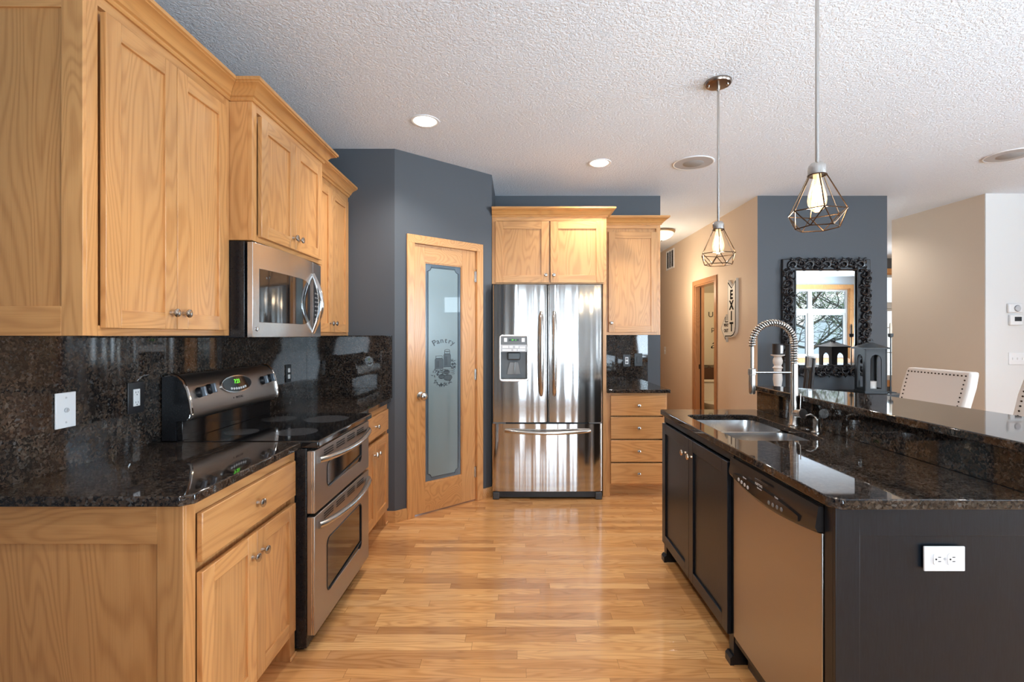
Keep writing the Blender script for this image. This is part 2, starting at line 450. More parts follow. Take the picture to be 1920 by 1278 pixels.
WX = -1.565
struct(MB().box(-1.8, 8.5, -2.2, 9.0, -.08, 0), 'floor', FLOOR)
struct(MB().box(-1.8, 8.5, -2.2, 9.0, CEIL, CEIL+.1), 'ceiling', CEILM)
wall_along_y('wall_left', NAVY, -2.0, 3.704, WX-.12, WX)
P0 = Vector((-.909, 3.584)); P1 = Vector((-.2275, 4.166)); PD = (P1-P0).normalized(); PN = Vector((-PD.y, PD.x))  # PN points into the pantry
PL = (P1-P0).length
# return wall with its mitred end
struct(MB().prism([(WX-.12, 3.584), (P0.x, 3.584), (P0.x+PN.x*.1, P0.y+PN.y*.1+.04), (WX-.12, 3.72)], 0, CEIL), 'wall_pantry_return', NAVY)
# angled wall with the door opening; local x along the wall, local y into the pantry
AM = Matrix.Translation((P0.x, P0.y, 0)) @ Matrix.Rotation(math.atan2(PD.y, PD.x), 4, 'Z')
def upar(px):   # where along the wall a picture column falls
    k = (px-972)/915; return (k*P0.y-P0.x)/(PD.x-k*PD.y)
C0, C1 = upar(762), upar(904)
CW = .062                              # casing width
D0, D1 = C0+CW-.012, C1-CW+.012        # opening
mb = MB(AM); wall_boxes(mb, 0, PL, 0, CEIL, [(D0, D1, -.001, 2.085)], lambda a, b, c, d: mb.box(a, b, 0, .11, c, d))
struct(mb, 'wall_pantry_angled', NAVY)
wall_along_y('wall_pantry_side', NAVY, 4.166, 4.91, -.34, -.2275)
wall_along_x('wall_fridge', NAVY, -.2275, 1.393, 4.79, 4.91)
wall_along_y('wall_hall_left', BEIGE, 4.911, 8.66, 1.28, 1.393)
HD0, HD1 = 5.755+.055, 6.54-.055
wall_along_y('wall_hall_right', BEIGE, 4.7885, 8.66, 2.346, 2.46, [(HD0, HD1, -.001, 2.03)])
wall_along_x('wall_slate_accent', NAVY, 2.3465, 3.618, 4.788, 4.91)
wall_along_y('wall_entry_left', WHITEW, 4.911, 8.66, 3.505, 3.617)
wall_along_x('wall_entry_far', NAVY, -1.8, 8.5, 8.66, 8.78, [(5.7, 7.3, .56, 2.47)])
struct(MB().prism([(4.51, 4.722), (8.32, 4.722), (8.32, 5.81), (4.445, 5.81)], 0, CEIL), 'wall_closet_block', BEIGE)
struct(MB().box(4.5115, 8.2, 4.712, 4.7215, 0, CEIL), 'wall_dining_end', WHITEW)
SD = (-1.4, .3, .05, 2.4); ST = (1.0, 2.3, 1.93, 2.46)
wall_along_y('wall_right', WHITEW, -2.0, 4.72, XR, XR+.12, [SD, ST])
wall_along_y('wall_entry_right', BEIGE, 5.811, 8.66, XR, XR+.12)
RWIN = {'patio': (.55, 1.35, .05, 2.3), 'nook': (-.35, .20, .9, 2.4), 'rear': (2.75, 4.55, .85, 2.465), 'dining': (5.02, 7.69, .835, 2.465)}
wall_along_x('wall_rear', plain('pale_grey_paint', (.46, .50, .52), .6), -1.69, 8.32, RW-.12, RW, list(RWIN.values()))
# bathroom behind the hall door
struct(MB().box(2.46, 3.505, 7.62, 7.70, 0, CEIL), 'wall_bath_far', plain('olive_beige_paint', (.40, .34, .24), .6))
struct(MB().box(2.46, 3.505, 5.0, 5.08, 0, CEIL), 'wall_bath_near', BEIGE)
struct(MB().box(2.461, 3.504, 5.08, 7.62, 0, .006), 'floor_bath', TILE)

# windows -----------------------------------------------------------
VINYL = plain('white_window_vinyl', (.55, .56, .55), .4)
def window(name, x0, x1, z0, z1, M, cols=2, transom=0, blinds=False, muntin=False):
    """local: x along wall, y=0 the room face of the wall, +y outwards"""
    r = thing(name, name, 'window'); del r['label']; del r['category']; r['kind'] = 'structure'
    t = .09; mb = MB(M)                                        # oak casing and jamb
    for a, b, c, d in ((x0-t, x0, z0-t, z1+t), (x1, x1+t, z0-t, z1+t), (x0, x1, z1, z1+t), (x0, x1, z0-t, z0)): mb.box(a, b, -.018, 0, c, d)
    for a, b, c, d in ((x0-.001, x0+.018, z0, z1), (x1-.018, x1+.001, z0, z1), (x0+.018, x1-.018, z1-.018, z1+.001), (x0+.018, x1-.018, z0-.001, z0+.018)): mb.box(a, b, 0, .10, c, d)
    mb.build('window_trim', OZ, r, bevel=.002)
    X0, X1, Z0, Z1 = x0+.018, x1-.018, z0+.018, z1-.018; mb = MB(M)
    f = .045; ya, yb = .045, .10
    for a, b, c, d in ((X0, X0+f, Z0, Z1), (X1-f, X1, Z0, Z1), (X0+f, X1-f, Z1-f, Z1), (X0+f, X1-f, Z0, Z0+f)): mb.box(a, b, ya, yb, c, d)
    w = (X1-X0)/cols
    for i in range(1, cols): mb.box(X0+i*w-.045, X0+i*w+.045, ya-.01, yb, Z0+f, Z1-f)
    if transom:
        mb.box(X0+f, X1-f, ya-.01, yb, Z1-transom-.05, Z1-transom+.05)
        for i in range(cols):
            a, b = X0+i*w+.045, X0+(i+1)*w-.045; zc = Z1-transom-.05
            for p, q, c, d in ((a, a+.045, Z0+f, zc), (b-.045, b, Z0+f, zc), (a+.045, b-.045, zc-.045, zc), (a+.045, b-.045, Z0+f, Z0+f+.045)): mb.box(p, q, ya+.01, yb-.005, c, d)
    mb.build('window_frame', VINYL, r, bevel=.003)
    if muntin:
        mb = MB(M); k = 4
        for i in range(1, k): mb.box(X0+f, X1-f, .068, .078, Z0+f+(Z1-Z0-2*f)*i/k-.009, Z0+f+(Z1-Z0-2*f)*i/k+.009)
        mb.build('muntins', VINYL, r)
    MB(M).box(X0+f, X1-f, .07, .075, Z0+f, Z1-f).build('window_glass', PANE, r)
    if blinds:
        mb = MB(M)
        z = Z1-.03
        while z > Z0+.02: mb.box(X0+.03, X1-.03, .012, .036, z-.002, z+.001); z -= .028
        mb.build('blind_slats', WPLA, r)
    return r
MREAR = Matrix.Translation((0, RW, 0)) @ Matrix.Rotation(PI, 4, 'Z')
MRIGHT = Matrix.Translation((XR, 0, 0)) @ Matrix.Rotation(-PI/2, 4, 'Z')
MENTRY = Matrix.Translation((0, 8.66, 0))
for i, (k, cols, tr) in enumerate((('dining', 3, .50), ('rear', 2, .5), ('nook', 1, .4), ('patio', 1, 0))):
    a, b, c, d = RWIN[k]; window('window_%d' % (i+1), -b, -a, c, d, MREAR, cols, tr)
window('window_5', -SD[1], -SD[0], SD[2], SD[3], MRIGHT, 2)
window('window_6', -ST[1], -ST[0], ST[2], ST[3], MRIGHT, 1, blinds=True)
window('window_7', 5.7, 7.3, .56, 2.47, MENTRY, 2, .55, muntin=True)

# baseboards ---------------------------------------------------------
BBP = [(0, 0), (.013, 0), (.013, .07), (.008, .085), (0, .085)]
BBM = oak('oak_baseboard', 'X')
def baseboard(name, path, side=1):
    mb = MB(); mb.sweep(path, BBP, side=side); return struct(mb, name, BBM)
E = PD*.012
baseboard('baseboard_pantry_left', [(-.975, 3.583), (P0.x+.001, 3.583), tuple(P0+PD*(C0-.001)-PN*.001)])
baseboard('baseboard_pantry_right', [tuple(P0+PD*(C1+.001)-PN*.001), (P1.x+.001, P1.y), (P1.x+.001, 4.78)])
baseboard('baseboard_hall_right', [(2.345, 8.6), (2.345, 6.545)], side=1)
baseboard('baseboard_hall_near', [(2.345, 5.75), (2.345, 4.787), (3.617, 4.787)], side=1)
baseboard('baseboard_fridge_wall', [(1.30, 4.789), (1.394, 4.789), (1.394, 8.6)], side=1)
baseboard('baseboard_dining_end', [(4.515, 4.711), (8.19, 4.711)])

# casings / hall door opening (trim) ---------------------------------
def casing(mb, a0, a1, ztop, w=CW, t=.017):
    mb.box(a0, a0+w, -t, 0, 0, ztop-w, 0); mb.box(a1-w, a1, -t, 0, 0, ztop-w, 0); mb.box(a0, a1, -t, 0, ztop-w, ztop, 1)
mb = MB(AM); casing(mb, C0, C1, 2.133)
for a, b in ((D0, D0+.014), (D1-.014, D1)): mb.box(a, b, -.001, .111, 0, 2.078)
mb.box(D0, D1, -.001, .111, 2.071, 2.085, 1)
struct(mb, 'trim_1', [OZ, OX], bevel=.003)
HM = Matrix.Translation((2.346, 0, 0)) @ Matrix.Rotation(-PI/2, 4, 'Z')       # local x = -Y, local y = +X
mb = MB(HM); casing(mb, -6.54, -5.755, 2.09, .06)
for a, b in ((-HD1, -HD1+.016), (-HD0-.016, -HD0)): mb.box(a, b, -.001, .115, 0, 2.02)
mb.box(-HD1, -HD0, -.001, .115, 2.014, 2.03)
struct(mb, 'trim_2', [OTR, OTR], bevel=.002)
struct(MB(HM).box(-HD1+.0158, -HD1+.0180, .062, .078, 0, 2.01), 'trim_gap_shade', plain('dark_brown_gap_shade', (.03, .012, .006), .7))  # dark strip standing in for the shade in the gap beside the door edge
struct(MB(HM).box(-HD1+.0158, -HD1+.030, .0785, .112, 0, 2.01), 'trim_4', OTR)
tag(MB(HM).box(-HD1+.0155, -HD1+.0185, .045, .060, .93, .99).build('strike_plate', plain('aged_bronze', (.05, .04, .03), .4, 1)), 'small dark metal strike plate on the hall door jamb', 'strike plate')

# ================================================================== OUTSIDE
struct(MB().box(-40, 60, -60, -2.05, -.5, -.35), 'ground_outside', plain('snowy_ground', (.80, .80, .76), .9, bump=.5, bscale=3))
def hill(name, x0, x1, y, h, mat):
    mb = MB(); n = 40; r0, r1 = [], []
    for i in range(n+1):
        x = x0+(x1-x0)*i/n; z = h*(.75+.25*math.sin(i*.7)+.12*math.sin(i*2.3))
        r0.append((x, y, -.5)); r1.append((x, y-6, z))
    rings = []
    for i in range(n+1): rings.append([r0[i], r1[i], (r1[i][0], y-14, -.5)])
    mb.rings(rings); return struct(mb, name, mat)
hill('hill_far', -30, 60, -34, 4.2, plain('wooded_hillside', (.74, .76, .68), .95, bump=1, bscale=2))
BARK = plain('tree_bark', (.10, .095, .07), .9, bump=.6, bscale=30)
LEAFM = plain('pale_green_needles', (.20, .28, .13), .8)
def outdoor_tree(x, y, h, label, seed):
    rnd = random.Random(seed); t = thing('tree', label, 'tree', (x, y, -.4), 0, 'trees outside the dining window')
    mb = MB(); lf = MB(); tips = []
    def branch(p, d, l, r, lev):
        pts = [p]; rr = [r]; q = p.copy(); dd = d.copy()
        for k in range(4):
            dd = (dd+Vector((rnd.uniform(-.28, .28), rnd.uniform(-.28, .28), rnd.uniform(-.12, .2)))).normalized()
            q = q+dd*l/4; pts.append(q.copy()); rr.append(r*(1-.16*(k+1)))
        mb.tube(pts, rr, 5 if lev else 8)
        if lev >= 3:
            tips.append(q); return
        for k in range(8 if lev == 0 else 5):
            bp = pts[rnd.randint(1 if lev else 2, 4)]
            a = rnd.uniform(0, 2*PI); nd = (dd*.5+Vector((math.cos(a), math.sin(a), rnd.uniform(-.15, .5)))).normalized()
            branch(bp, nd, l*rnd.uniform(.5, .72), r*.5, lev+1)
    branch(Vector((0, 0, 0)), Vector((0, 0, 1)), h*.62, .08, 0)
    for q in tips:
        for k in range(9):
            c = q+Vector([rnd.gauss(0, .16) for _ in range(3)]); a = Vector([rnd.gauss(0, 1) for _ in range(3)]).normalized()*.10; b = Vector([rnd.gauss(0, 1) for _ in range(3)]).normalized()*.025
            vs = [lf.bm.verts.new(v) for v in (c-a, c+b, c+a)]; lf.bm.faces.new(vs)
    mb.build('trunk', BARK, t); lf.build('foliage', LEAFM, t, smooth=0)
for i, (x, y, h_, s_, lb) in enumerate(((9.2, -5.6, 4.4, 3, 'sparse branching tree nearest the dining window, seen in the mirror'), (12.6, -8.2, 5.2, 9, 'darker spreading tree behind the nearest one, seen in the mirror'), (8.4, -14.5, 5.0, 21, 'slender tree furthest from the dining window, seen in the mirror'))):
    outdoor_tree(x, y, h_, lb, s_)

# ================================================================== CABINETS
KNOBP = [(.0, .0), (.0075, .0), (.0065, .004), (.0055, .010), (.006, .015), (.013, .018), (.0155, .022), (.0145, .026), (.009, .0285), (.0, .029)]
def knob(parent, x, y, z, mat=None):
    MB().lathe(KNOBP, (x, y, z), '-Y', 18).build('knob', mat or NICKEL, parent)
def front_door(parent, x0, x1, z0, z1, kn=None, mats=None, st=.057, y=0, label=None, knm=None):
    mz, mx = mats or (OZ, OX); mb = MB(); g = .0005
    mb.box(x0, x0+st, y-.019, y-g, z0, z1, 0); mb.box(x1-st, x1, y-.019, y-g, z0, z1, 0)
    mb.box(x0+st, x1-st, y-.0188, y-g, z1-st, z1, 1); mb.box(x0+st, x1-st, y-.0188, y-g, z0, z0+st, 1)
    d = mb.build('door', [mz, mx], parent, bevel=.0015)
    MB().box(x0+st-.001, x1-st+.001, y-.0095, y-.002, z0+st-.001, z1-st+.001).build('door_panel', mz, d)
    if kn: knob(d, kn[0], y-.019, kn[1], knm)
    return d
def drawer(parent, x0, x1, z0, z1, y=0, mat=None):
    d = MB().box(x0, x1, y-.019, y-.0005, z0, z1).build('drawer', mat or OX, parent, bevel=.003)
    knob(d, (x0+x1)/2, y-.019, (z0+z1)/2); return d
CROWN = [(0, 2.383), (.007, 2.383), (.011, 2.389), (.011, 2.396), (.020, 2.400), (.026, 2.411), (.036, 2.424), (.052, 2.433), (.062, 2.436), (.062, 2.440), (.070, 2.443), (.070, 2.456), (0, 2.456)]
def crown(parent, path):
    p2 = [(o+.0005, z) for o, z in CROWN]
    MB().sweep(path, p2, side=1).build('crown_moulding', OXP, parent, smooth=30)
def carcass(parent, w, d, z0, z1, name='body', frames=((),), st=.038, mats=None, open_top=False):
    """box with a face frame slightly proud"""
    mz, mx = mats or (OZ, OX)
    mb = MB()
    if open_top:
        mb.box(0, .018, .002, d, z0, z1); mb.box(w-.018, w, .002, d, z0, z1); mb.box(.018, w-.018, d-.012, d, z0, z1); mb.box(.018, w-.018, .002, d-.012, z0, z0+.018)
    else: mb.box(0.001, w-.001, .018, d, z0+.001, z1)
    b = mb.build(name, mz, parent)
    mb = MB(); mb.box(0, st, 0, .0185, z0, z1, 0); mb.box(w-st, w, 0, .0185, z0, z1, 0)
    mb.box(st, w-st, 0, .0185, z1-st*1.0, z1, 1); mb.box(st, w-st, 0, .0185, z0, z0+st*.8, 1)
    f = mb.build('face_frame', [mz, mx], parent, bevel=.0008)
    return b, f
def end_frame(parent, x, d, z0, z1, out, st=.115, post=.055, top=.15, bot=.06, mats=None, name='end_panel', base=.0):
    """frame and panel on the end of a cabinet; out=-1 faces local -x"""
    mz, my = mats or (OZ, OY); mb = MB(); a, b = (x-.012, x) if out < 0 else (x, x+.012)
    mb.box(a, b, 0, post, z0, z1, 0); mb.box(a, b, d-.05, d, z0, z1, 0)
    mb.box(a, b, post, d-.05, z1-top, z1, 1); mb.box(a, b, post, d-.05, z0, z0+bot, 1)
    e = mb.build(name, [mz, my], parent, bevel=.001)
    c, dd = (x-.005, x-.0005) if out < 0 else (x+.0005, x+.005)
    MB().box(c, dd, post-.001, d-.049, z0+bot-.001, z1-top+.001).build('inset_panel', mz, e)
    return e

LEFT = R(90)
# upper cabinet nearest the camera
t = thing('wall_cabinet', 'tall two-door oak wall cabinet at the left edge, over the granite counter', 'cabinet', (-1.25, 1.412, 0), LEFT)
W1 = 2.108-1.412; carcass(t, W1, .314, 1.371, 2.39)
end_frame(t, 0, .314, 1.371, 2.39, -1, post=.062, top=.075, bot=.085)
front_door(t, .045, .348, 1.394, 2.338, (.348-.03, 1.452)); front_door(t, .351, .654, 1.394, 2.338, (.351+.03, 1.452))
crown(t, [(-.012, .31), (-.012, 0), (.6975, 0), (.6975, -.001)])
# deeper cabinet above the microwave
t = thing('wall_cabinet', 'short deeper oak wall cabinet directly above the microwave', 'cabinet', (-1.152, 2.110, 0), LEFT)
W2 = .756; carcass(t, W2, .412, 1.784, 2.39)
front_door(t, .045, .374, 1.806, 2.338, (.374-.03, 1.862)); front_door(t, .377, .706, 1.806, 2.338, (.377+.03, 1.862))
crown(t, [(-.001, .0975), (0, .0975), (0, 0), (W2, 0), (W2, .095)])
# far upper cabinet
t = thing('wall_cabinet', 'narrow oak wall cabinet in the corner past the microwave', 'cabinet', (-1.25, 2.868, 0), LEFT)
W3 = 3.582-2.868; carcass(t, W3, .314, 1.371, 2.39)
front_door(t, .045, .355, 1.394, 2.338, (.355-.03, 1.452)); front_door(t, .358, .668, 1.394, 2.338, (.358+.03, 1.452))
crown(t, [(.072, 0), (W3, 0)])

# base cabinets, left run
BX = -.962
def base_cab(label, y0, y1, end=False, foot=True):
    t = thing('base_cabinet', label, 'cabinet', (BX, y0, 0), LEFT); w = y1-y0
    carcass(t, w, .598, .105, .883, st=.042)
    MB().box(.01, w-.01, .075, .09, 0, .105).build('toe_kick', OX, t)
    if end:
        end_frame(t, 0, .598, 0, .883, -1, post=.075, top=.11, bot=.02)
    for a, b in (((0, .045),) if end else ()) + (((w-.045, w),) if foot else ()):
        l = MB().box(a, b, 0, .075, 0.0, .105).build('foot', OZ, t)
        MB().box(a-.006 if a else a, b, -.010, .0, 0, .018).build('shoe_moulding', OX, l, bevel=.004)
    drawer(t, .045, w-.03, .694, .842)
    m = (w+.015)/2
    front_door(t, .045, m-.0015, .125, .664, (m-.032, .585)); front_door(t, m+.0015, w-.03, .125, .664, (m+.032, .585))
    return t
base_cab('oak base cabinet nearest the camera at the left, one drawer over two doors', 1.412, 2.098, True)
base_cab('oak base cabinet between the range and the pantry corner', 2.872, 3.572, False)

# granite on the left side
def counter(name, poly, label, holes=(), z0=.884, z1=.914):
    o = MB().plate(poly, list(holes), z0, z1).build(name, GRAN, bevel=.004, smooth=30); tag(o, label, 'countertop'); return o
counter('countertop', [(WX+.001, 1.385), (-.965, 1.385), (-.935, 1.415), (-.935, 2.100), (WX+.001, 2.100)], 'dark brown granite countertop between the camera and the range')
counter('countertop', [(WX+.001, 2.870), (-.935, 2.870), (-.935, 3.582), (WX+.001, 3.582)], 'short granite countertop in the corner past the range')
tag(MB().box(WX+.0005, WX+.02, 1.30, 3.582, .9145, 1.3695).build('stone_backsplash', GRAN), 'tall polished granite backsplash along the left wall', 'backsplash')
tag(MB().box(WX+.021, -.925, 3.563, 3.5835, .9145, 1.3715).build('stone_backsplash', GRAN), 'granite backsplash panel on the short wall beside the pantry', 'backsplash')

# ---------------------------------------------------------------- outlets
def plate_thing(name, label, cat, M, w, h, mat, draw=None):
    """M maps local x (right), z (up), -y (towards the viewer)"""
    t = thing(name, label, cat); t.matrix_world = M
    MB().box(-w/2, w/2, -.006, -.0005, -h/2, h/2).build('cover_plate', mat, t, bevel=.002)
    if draw: draw(t)
    return t
def face_x(x, y, z): return Matrix.Translation((x, y, z)) @ Matrix.Rotation(R(90), 4, 'Z')     # faces +X
def face_y(x, y, z): return Matrix.Translation((x, y, z))                                      # faces -Y
def face_mx(x, y, z): return Matrix.Translation((x, y, z)) @ Matrix.Rotation(R(-90), 4, 'Z')   # faces -X
def screws(t, pts):
    for x, z in pts: MB().lathe([(0, 0), (.0035, 0), (.003, .0015), (0, .002)], (x, -.006, z), '-Y', 10).build('screw', LGREY, t)
def duplex(t, vertical=True, col=WPLA, decora=False):
    for s in (-1, 1):
        cx, cz = (0, s*.02) if vertical else (s*.02, 0)
        r = MB().prism(rrect(cx-.0165 if vertical else cx-.0135, cx+.0165 if vertical else cx+.0135, cz-.0135 if vertical else cz-.0165, cz+.0135 if vertical else cz+.0165, .008), -.0085, -.005, plane='XZ').build('receptacle', col, t)
        for k in (-1, 1):
            if vertical: MB().box(cx+k*.006-.001, cx+k*.006+.001, -.0088, -.0084, cz-.001, cz+.006).build('slot', BLKPL, r)
            else: MB().box(cx+.0-.001, cx+.007, -.0088, -.0084, cz+k*.006-.001, cz+k*.006+.001).build('slot', BLKPL, r)
        if vertical: MB().lathe([(0, 0), (.0024, 0), (.0024, .0003), (0, .0003)], (cx, -.0085, cz-.006), '-Y', 10).build('ground_hole', BLKPL, r)
        else: MB().lathe([(0, 0), (.0026, 0), (.0026, .0003), (0, .0003)], (cx-.0065, -.0085, cz), '-Y', 10).build('ground_hole', BLKPL, r)
    screws(t, [(0, 0)])
def phone(t):
    screws(t, [(0, .042), (0, -.042)])
    MB().lathe([(0, 0), (.008, 0), (.008, .004), (.004, .006), (.004, .009), (0, .009)], (0, -.006, 0), '-Y', 16).build('jack', LGREY, t)
BS = WX+.0205
plate_thing('phone_jack_plate', 'white phone and cable jack plate on the left backsplash', 'wall plate', face_x(BS, 1.66, 1.118), .075, .12, WPLA, phone)
def gfci(t):
    r = MB().box(-.0165, .0165, -.009, -.005, -.034, .034).build('receptacle', WPLA, t, bevel=.001)
    for s in (-1, 1):
        for k in (-1, 1): MB().box(k*.006-.001, k*.006+.001, -.0094, -.0089, s*.02-.002, s*.02+.005).build('slot', BLKPL, r)
        MB().lathe([(0, 0), (.0024, 0), (.0024, .0003), (0, .0003)], (0, -.009, s*.02-.008), '-Y', 10).build('ground_hole', BLKPL, r)
plate_thing('wall_outlet', 'black plate with a white outlet on the left backsplash near the range', 'outlet', face_x(BS, 1.965, 1.122), .082, .125, BLKPL, gfci)
def twosw(t):
    for s in (-1, 1): MB().prism(rrect(-.013, .013, s*.021-.014, s*.021+.014, .004), -.0095, -.005, plane='XZ').build('receptacle', WPLA, t)
plate_thing('wall_outlet', 'small dark outlet with two white sockets on the backsplash right of the range', 'outlet', face_x(BS, 3.27, 1.118), .072, .118, BLKPL, twosw)
# ================================================================== RANGE
t = thing('double_oven_range', 'stainless double-oven range with a black glass cooktop', 'range', (-.878, 2.105, 0), LEFT); W = .758
MB().box(.002, W-.002, .037, .66, .02, .884).build('body', BLACKP, t, bevel=.003)
for a in (.03, W-.06):
    for b in (.06, .60): MB().box(a, a+.03, b, b+.03, 0, .02).build('foot', BLKPL, t)
mb = MB(); mb.box(-.004, W+.004, -.018, .60, .886, .917); mb.build('cooktop', BLACKG, t, bevel=.007, seg=3)
for i, (bx, by, br) in enumerate(((.20, .17, .095), (.56, .17, .115), (.20, .43, .075), (.56, .43, .09))):
    mb = MB(); mb.lathe([(br, .9172), (br, .9175), (0, .9176)], (bx, by, 0), 'Z', 40); mb.build('burner_ring', plain('smoked_grey_ring', (.05, .05, .053), .15), t)
# backguard
PRF = [(.66, .917), (.66, 1.193), (.625, 1.198), (.598, 1.192), (.575, 1.172), (.556, 1.13), (.543, 1.08), (.537, 1.035), (.540, 1.015), (.552, 1.003), (.60, 1.0), (.60, .917)]
mb = MB(); mb.rings([[(x, a, b) for a, b in PRF] for x in (.0, W)])
bg = mb.build('backguard', BLACKP, t)
MB().box(.006, W-.006, .575, .5995, .917, .9995).build('lower_riser', BLACKG, bg, bevel=.002)
P2 = PRF[1:11]
def inset(k): return [(a+k, b) for a, b in P2]
MB().rings([[(x, a-.003, b+.002) for a, b in P2] for x in (.010, W-.010)]).build('control_panel', DSTEEL, t, smooth=50)
for x in (.004, W-.004): MB().tube([(x, a-.004, b+.003) for a, b in P2[1:9]], .0075, 8).build('panel_edge_trim', CHROME, t)
def panel_pt(z):
    for (a, b), (c, d) in zip(P2[2:], P2[3:]):
        if d <= z <= b:
            k = (b-z)/(b-d); y = a+(c-a)*k; tv = Vector((0, c-a, d-b)).normalized(); n = Vector((0, tv.z, -tv.y)); n = n if n.y < 0 else -n
            return y-.003, n
    return .54, Vector((0, -1, 0))
def panel_M(x, z):
    y, n = panel_pt(z); zz = Vector((0, 0, 1)); xx = Vector((1, 0, 0)); up = n.cross(xx); up = up if up.z > 0 else -up
    M = Matrix.Identity(4); M.col[0][:3] = xx; M.col[1][:3] = -n; M.col[2][:3] = up; M.col[3][:3] = Vector((x, y, z+.002)); return M
for x, z in ((.075, 1.115), (.150, 1.122), (.615, 1.120), (.690, 1.125)):
    k = MB(panel_M(x, z)).lathe([(0, 0), (.024, 0), (.022, .012), (.018, .018), (0, .019)], (0, 0, 0), '-Y', 24).build('control_knob', BLKPL, t)
    MB(panel_M(x, z)).box(-.007, .007, -.034, -.014, -.022, .022).build('grip', plain('blue_grey_grip', (.25, .29, .34), .3, .6), k, bevel=.003)
M = panel_M(.367, 1.125)
def ell(rx, rz, p=1.0, n=32): return [(rx*math.copysign(abs(math.cos(2*PI*k/n))**p, math.cos(2*PI*k/n)), rz*math.sin(2*PI*k/n)) for k in range(n)]
d = MB(M).prism(ell(.130, .044), -.006, .002, plane='XZ').build('display_bezel', CHROME, t)
MB(M).prism(ell(.124, .039), -.0075, -.005, plane='XZ').build('display_glass', BLACKG, d)
me = text_mesh('7:21', .030, .0004); MB(M).mesh(me, at_front(0, -.0085, .012)).build('clock_digits', GREEN, d, smooth=0)
for k in range(7): MB(M).lathe([(0, 0), (.0065, 0), (.006, .003), (0, .003)], (-.060+.02*k, -.0075, -.024+.00035*(k-3)**2*1.4), '-Y', 12).build('button', WPLA, d)
MB(panel_M(.367, 1.060)).mesh(text_mesh('●', .010, .0003), at_front(-.046, -.001, 0)).mesh(text_mesh('MAYTAG', .016, .0003), at_front(.004, -.001, 0)).build('maker_lettering', BLKPL, t, smooth=0)
def arc_handle(parent, x0, x1, z, y0=-.002, out=.052, r=.0125, mat=STEEL, vertical=False, flat=.75, drop=0, name='handle'):
    n = 22; mb = MB(); pts, rr = [], []
    for k in range(n+1):
        u = k/n; s = math.sin(PI*u)**.45 if 0 < u < 1 else 0
        a = x0+(x1-x0)*u; y = y0-out*s*(.80+.20*math.sin(PI*u)); dz = -drop*math.sin(PI*u)
        pts.append((a, y, z+dz) if not vertical else (z, y, a)); rr.append(r*(1.15-.15*math.sin(PI*u)))
    mb.tube(pts, rr, 12); return mb.build(name, mat, parent, smooth=60)
def oven_door(z0, z1, wz0, wz1, hz, label):
    d = MB().plate([(0.0, z0), (W, z0), (W, z1), (0.0, z1)], [rrect(.135, W-.135, wz0, wz1, .03)], 0, .035)
    for v in d.bm.verts: v.co = Vector((v.co.x, v.co.z, v.co.y))
    d = d.build('oven_door', DSTEEL, t, bevel=.003); d['label'] = label
    MB().prism(rrect(.1355, W-.1355, wz0+.0005, wz1-.0005, .03), .004, .012, plane='XZ').build('window_glass', BLACKG, d)
    mb = MB(); mb.tube([(a, .001, b) for a, b in rrect(.135, W-.135, wz0, wz1, .03)]+[(W-.135, .001, wz0+.03)], .004, 6); mb.build('window_gasket', BLKPL, d)
    mb = MB()
    for k in range(12):
        if k in (2, 5, 8): continue
    for gx in range(4):
        for row in range(3):
            x = .10+gx*.15; mb.box(x, x+.11, -.0010, .002, z1-.024-row*.011, z1-.0175-row*.011)
    mb.build('vent_slots', BLKPL, d)
    mb = MB()
    for x in (0.004, 0.012): mb.box(-.0015, 0, x, x+.003, z0+.004, z1-.004)
    mb.build('edge_groove', CHROME, d)
    arc_handle(d, .035, W-.02, hz, out=.045, r=.0135, drop=.012)
oven_door(.602, .874, .675, .790, .826, 'short upper oven door')
oven_door(.077, .588, .195, .440, .540, 'tall lower oven door')

# ================================================================== MICROWAVE
t = thing('microwave_oven', 'stainless over-the-range microwave with a bowed chrome handle', 'microwave', (-1.160, 2.112, 0), LEFT); W = .752
MB().box(0, W, .026, .395, 1.362, 1.781).build('body', BLACKP, t, bevel=.003)
for z in (1.40, 1.70): tag_ = MB().lathe([(0, 0), (.006, 0), (.005, .004), (0, .004)], (-.0, .12, z), 'X', 12).build('side_screw', NICKEL, t); tag_.location = (-.004, 0, 0)
def bow(x): u = (x-W*.45)/(W*.55); return -.030*(1-u*u)
def curved(x0, x1, z0, z1, th, off, name, mat, parent, zf=None, nn=16):
    mb = MB(); rings = []
    for k in range(nn+1):
        x = x0+(x1-x0)*k/nn; y = bow(x)+off; a, b = (z0, z1) if not zf else zf(x)
        rings.append([(x, y, a), (x, y, b), (x, y+th, b), (x, y+th, a)])
    mb.rings(rings); return mb.build(name, mat, parent, bevel=.0015, smooth=40)
d = curved(0, .60, 1.364, 1.778, .024, .0, 'door', STEEL, t)
cp = curved(.6015, W, 1.364, 1.778, .024, .0, 'control_panel', STEEL, t)
cz = lambda x: (1.43+.02*max(0, (x-.44)/.1)**2, 1.668-.02*max(0, (x-.44)/.1)**2)
curved(.045, .555, 1.43, 1.668, .002, -.001, 'window_glass', BLACKG, d, cz)
curved(.612, W-.02, 1.44, 1.672, .002, -.001, 'touch_panel', BLACKG, cp)
mb = MB()
for r_ in range(7):
    for c_ in range(3):
        x = .630+c_*.032; mb.box(x, x+.018, bow(x)-.0018, bow(x)-.0005, 1.46+r_*.024, 1.468+r_*.024)
mb.build('touch_keys', GREYP, cp)
mb = MB(); pts = [(.60-.02*math.sin(PI*k/20), bow(.60)-.002-.052*math.sin(PI*k/20), 1.387+.325*k/20) for k in range(21)]
mb.tube(pts, [.010+.006*math.sin(PI*k/20) for k in range(21)], 10); mb.build('handle', CHROME, d, smooth=60)
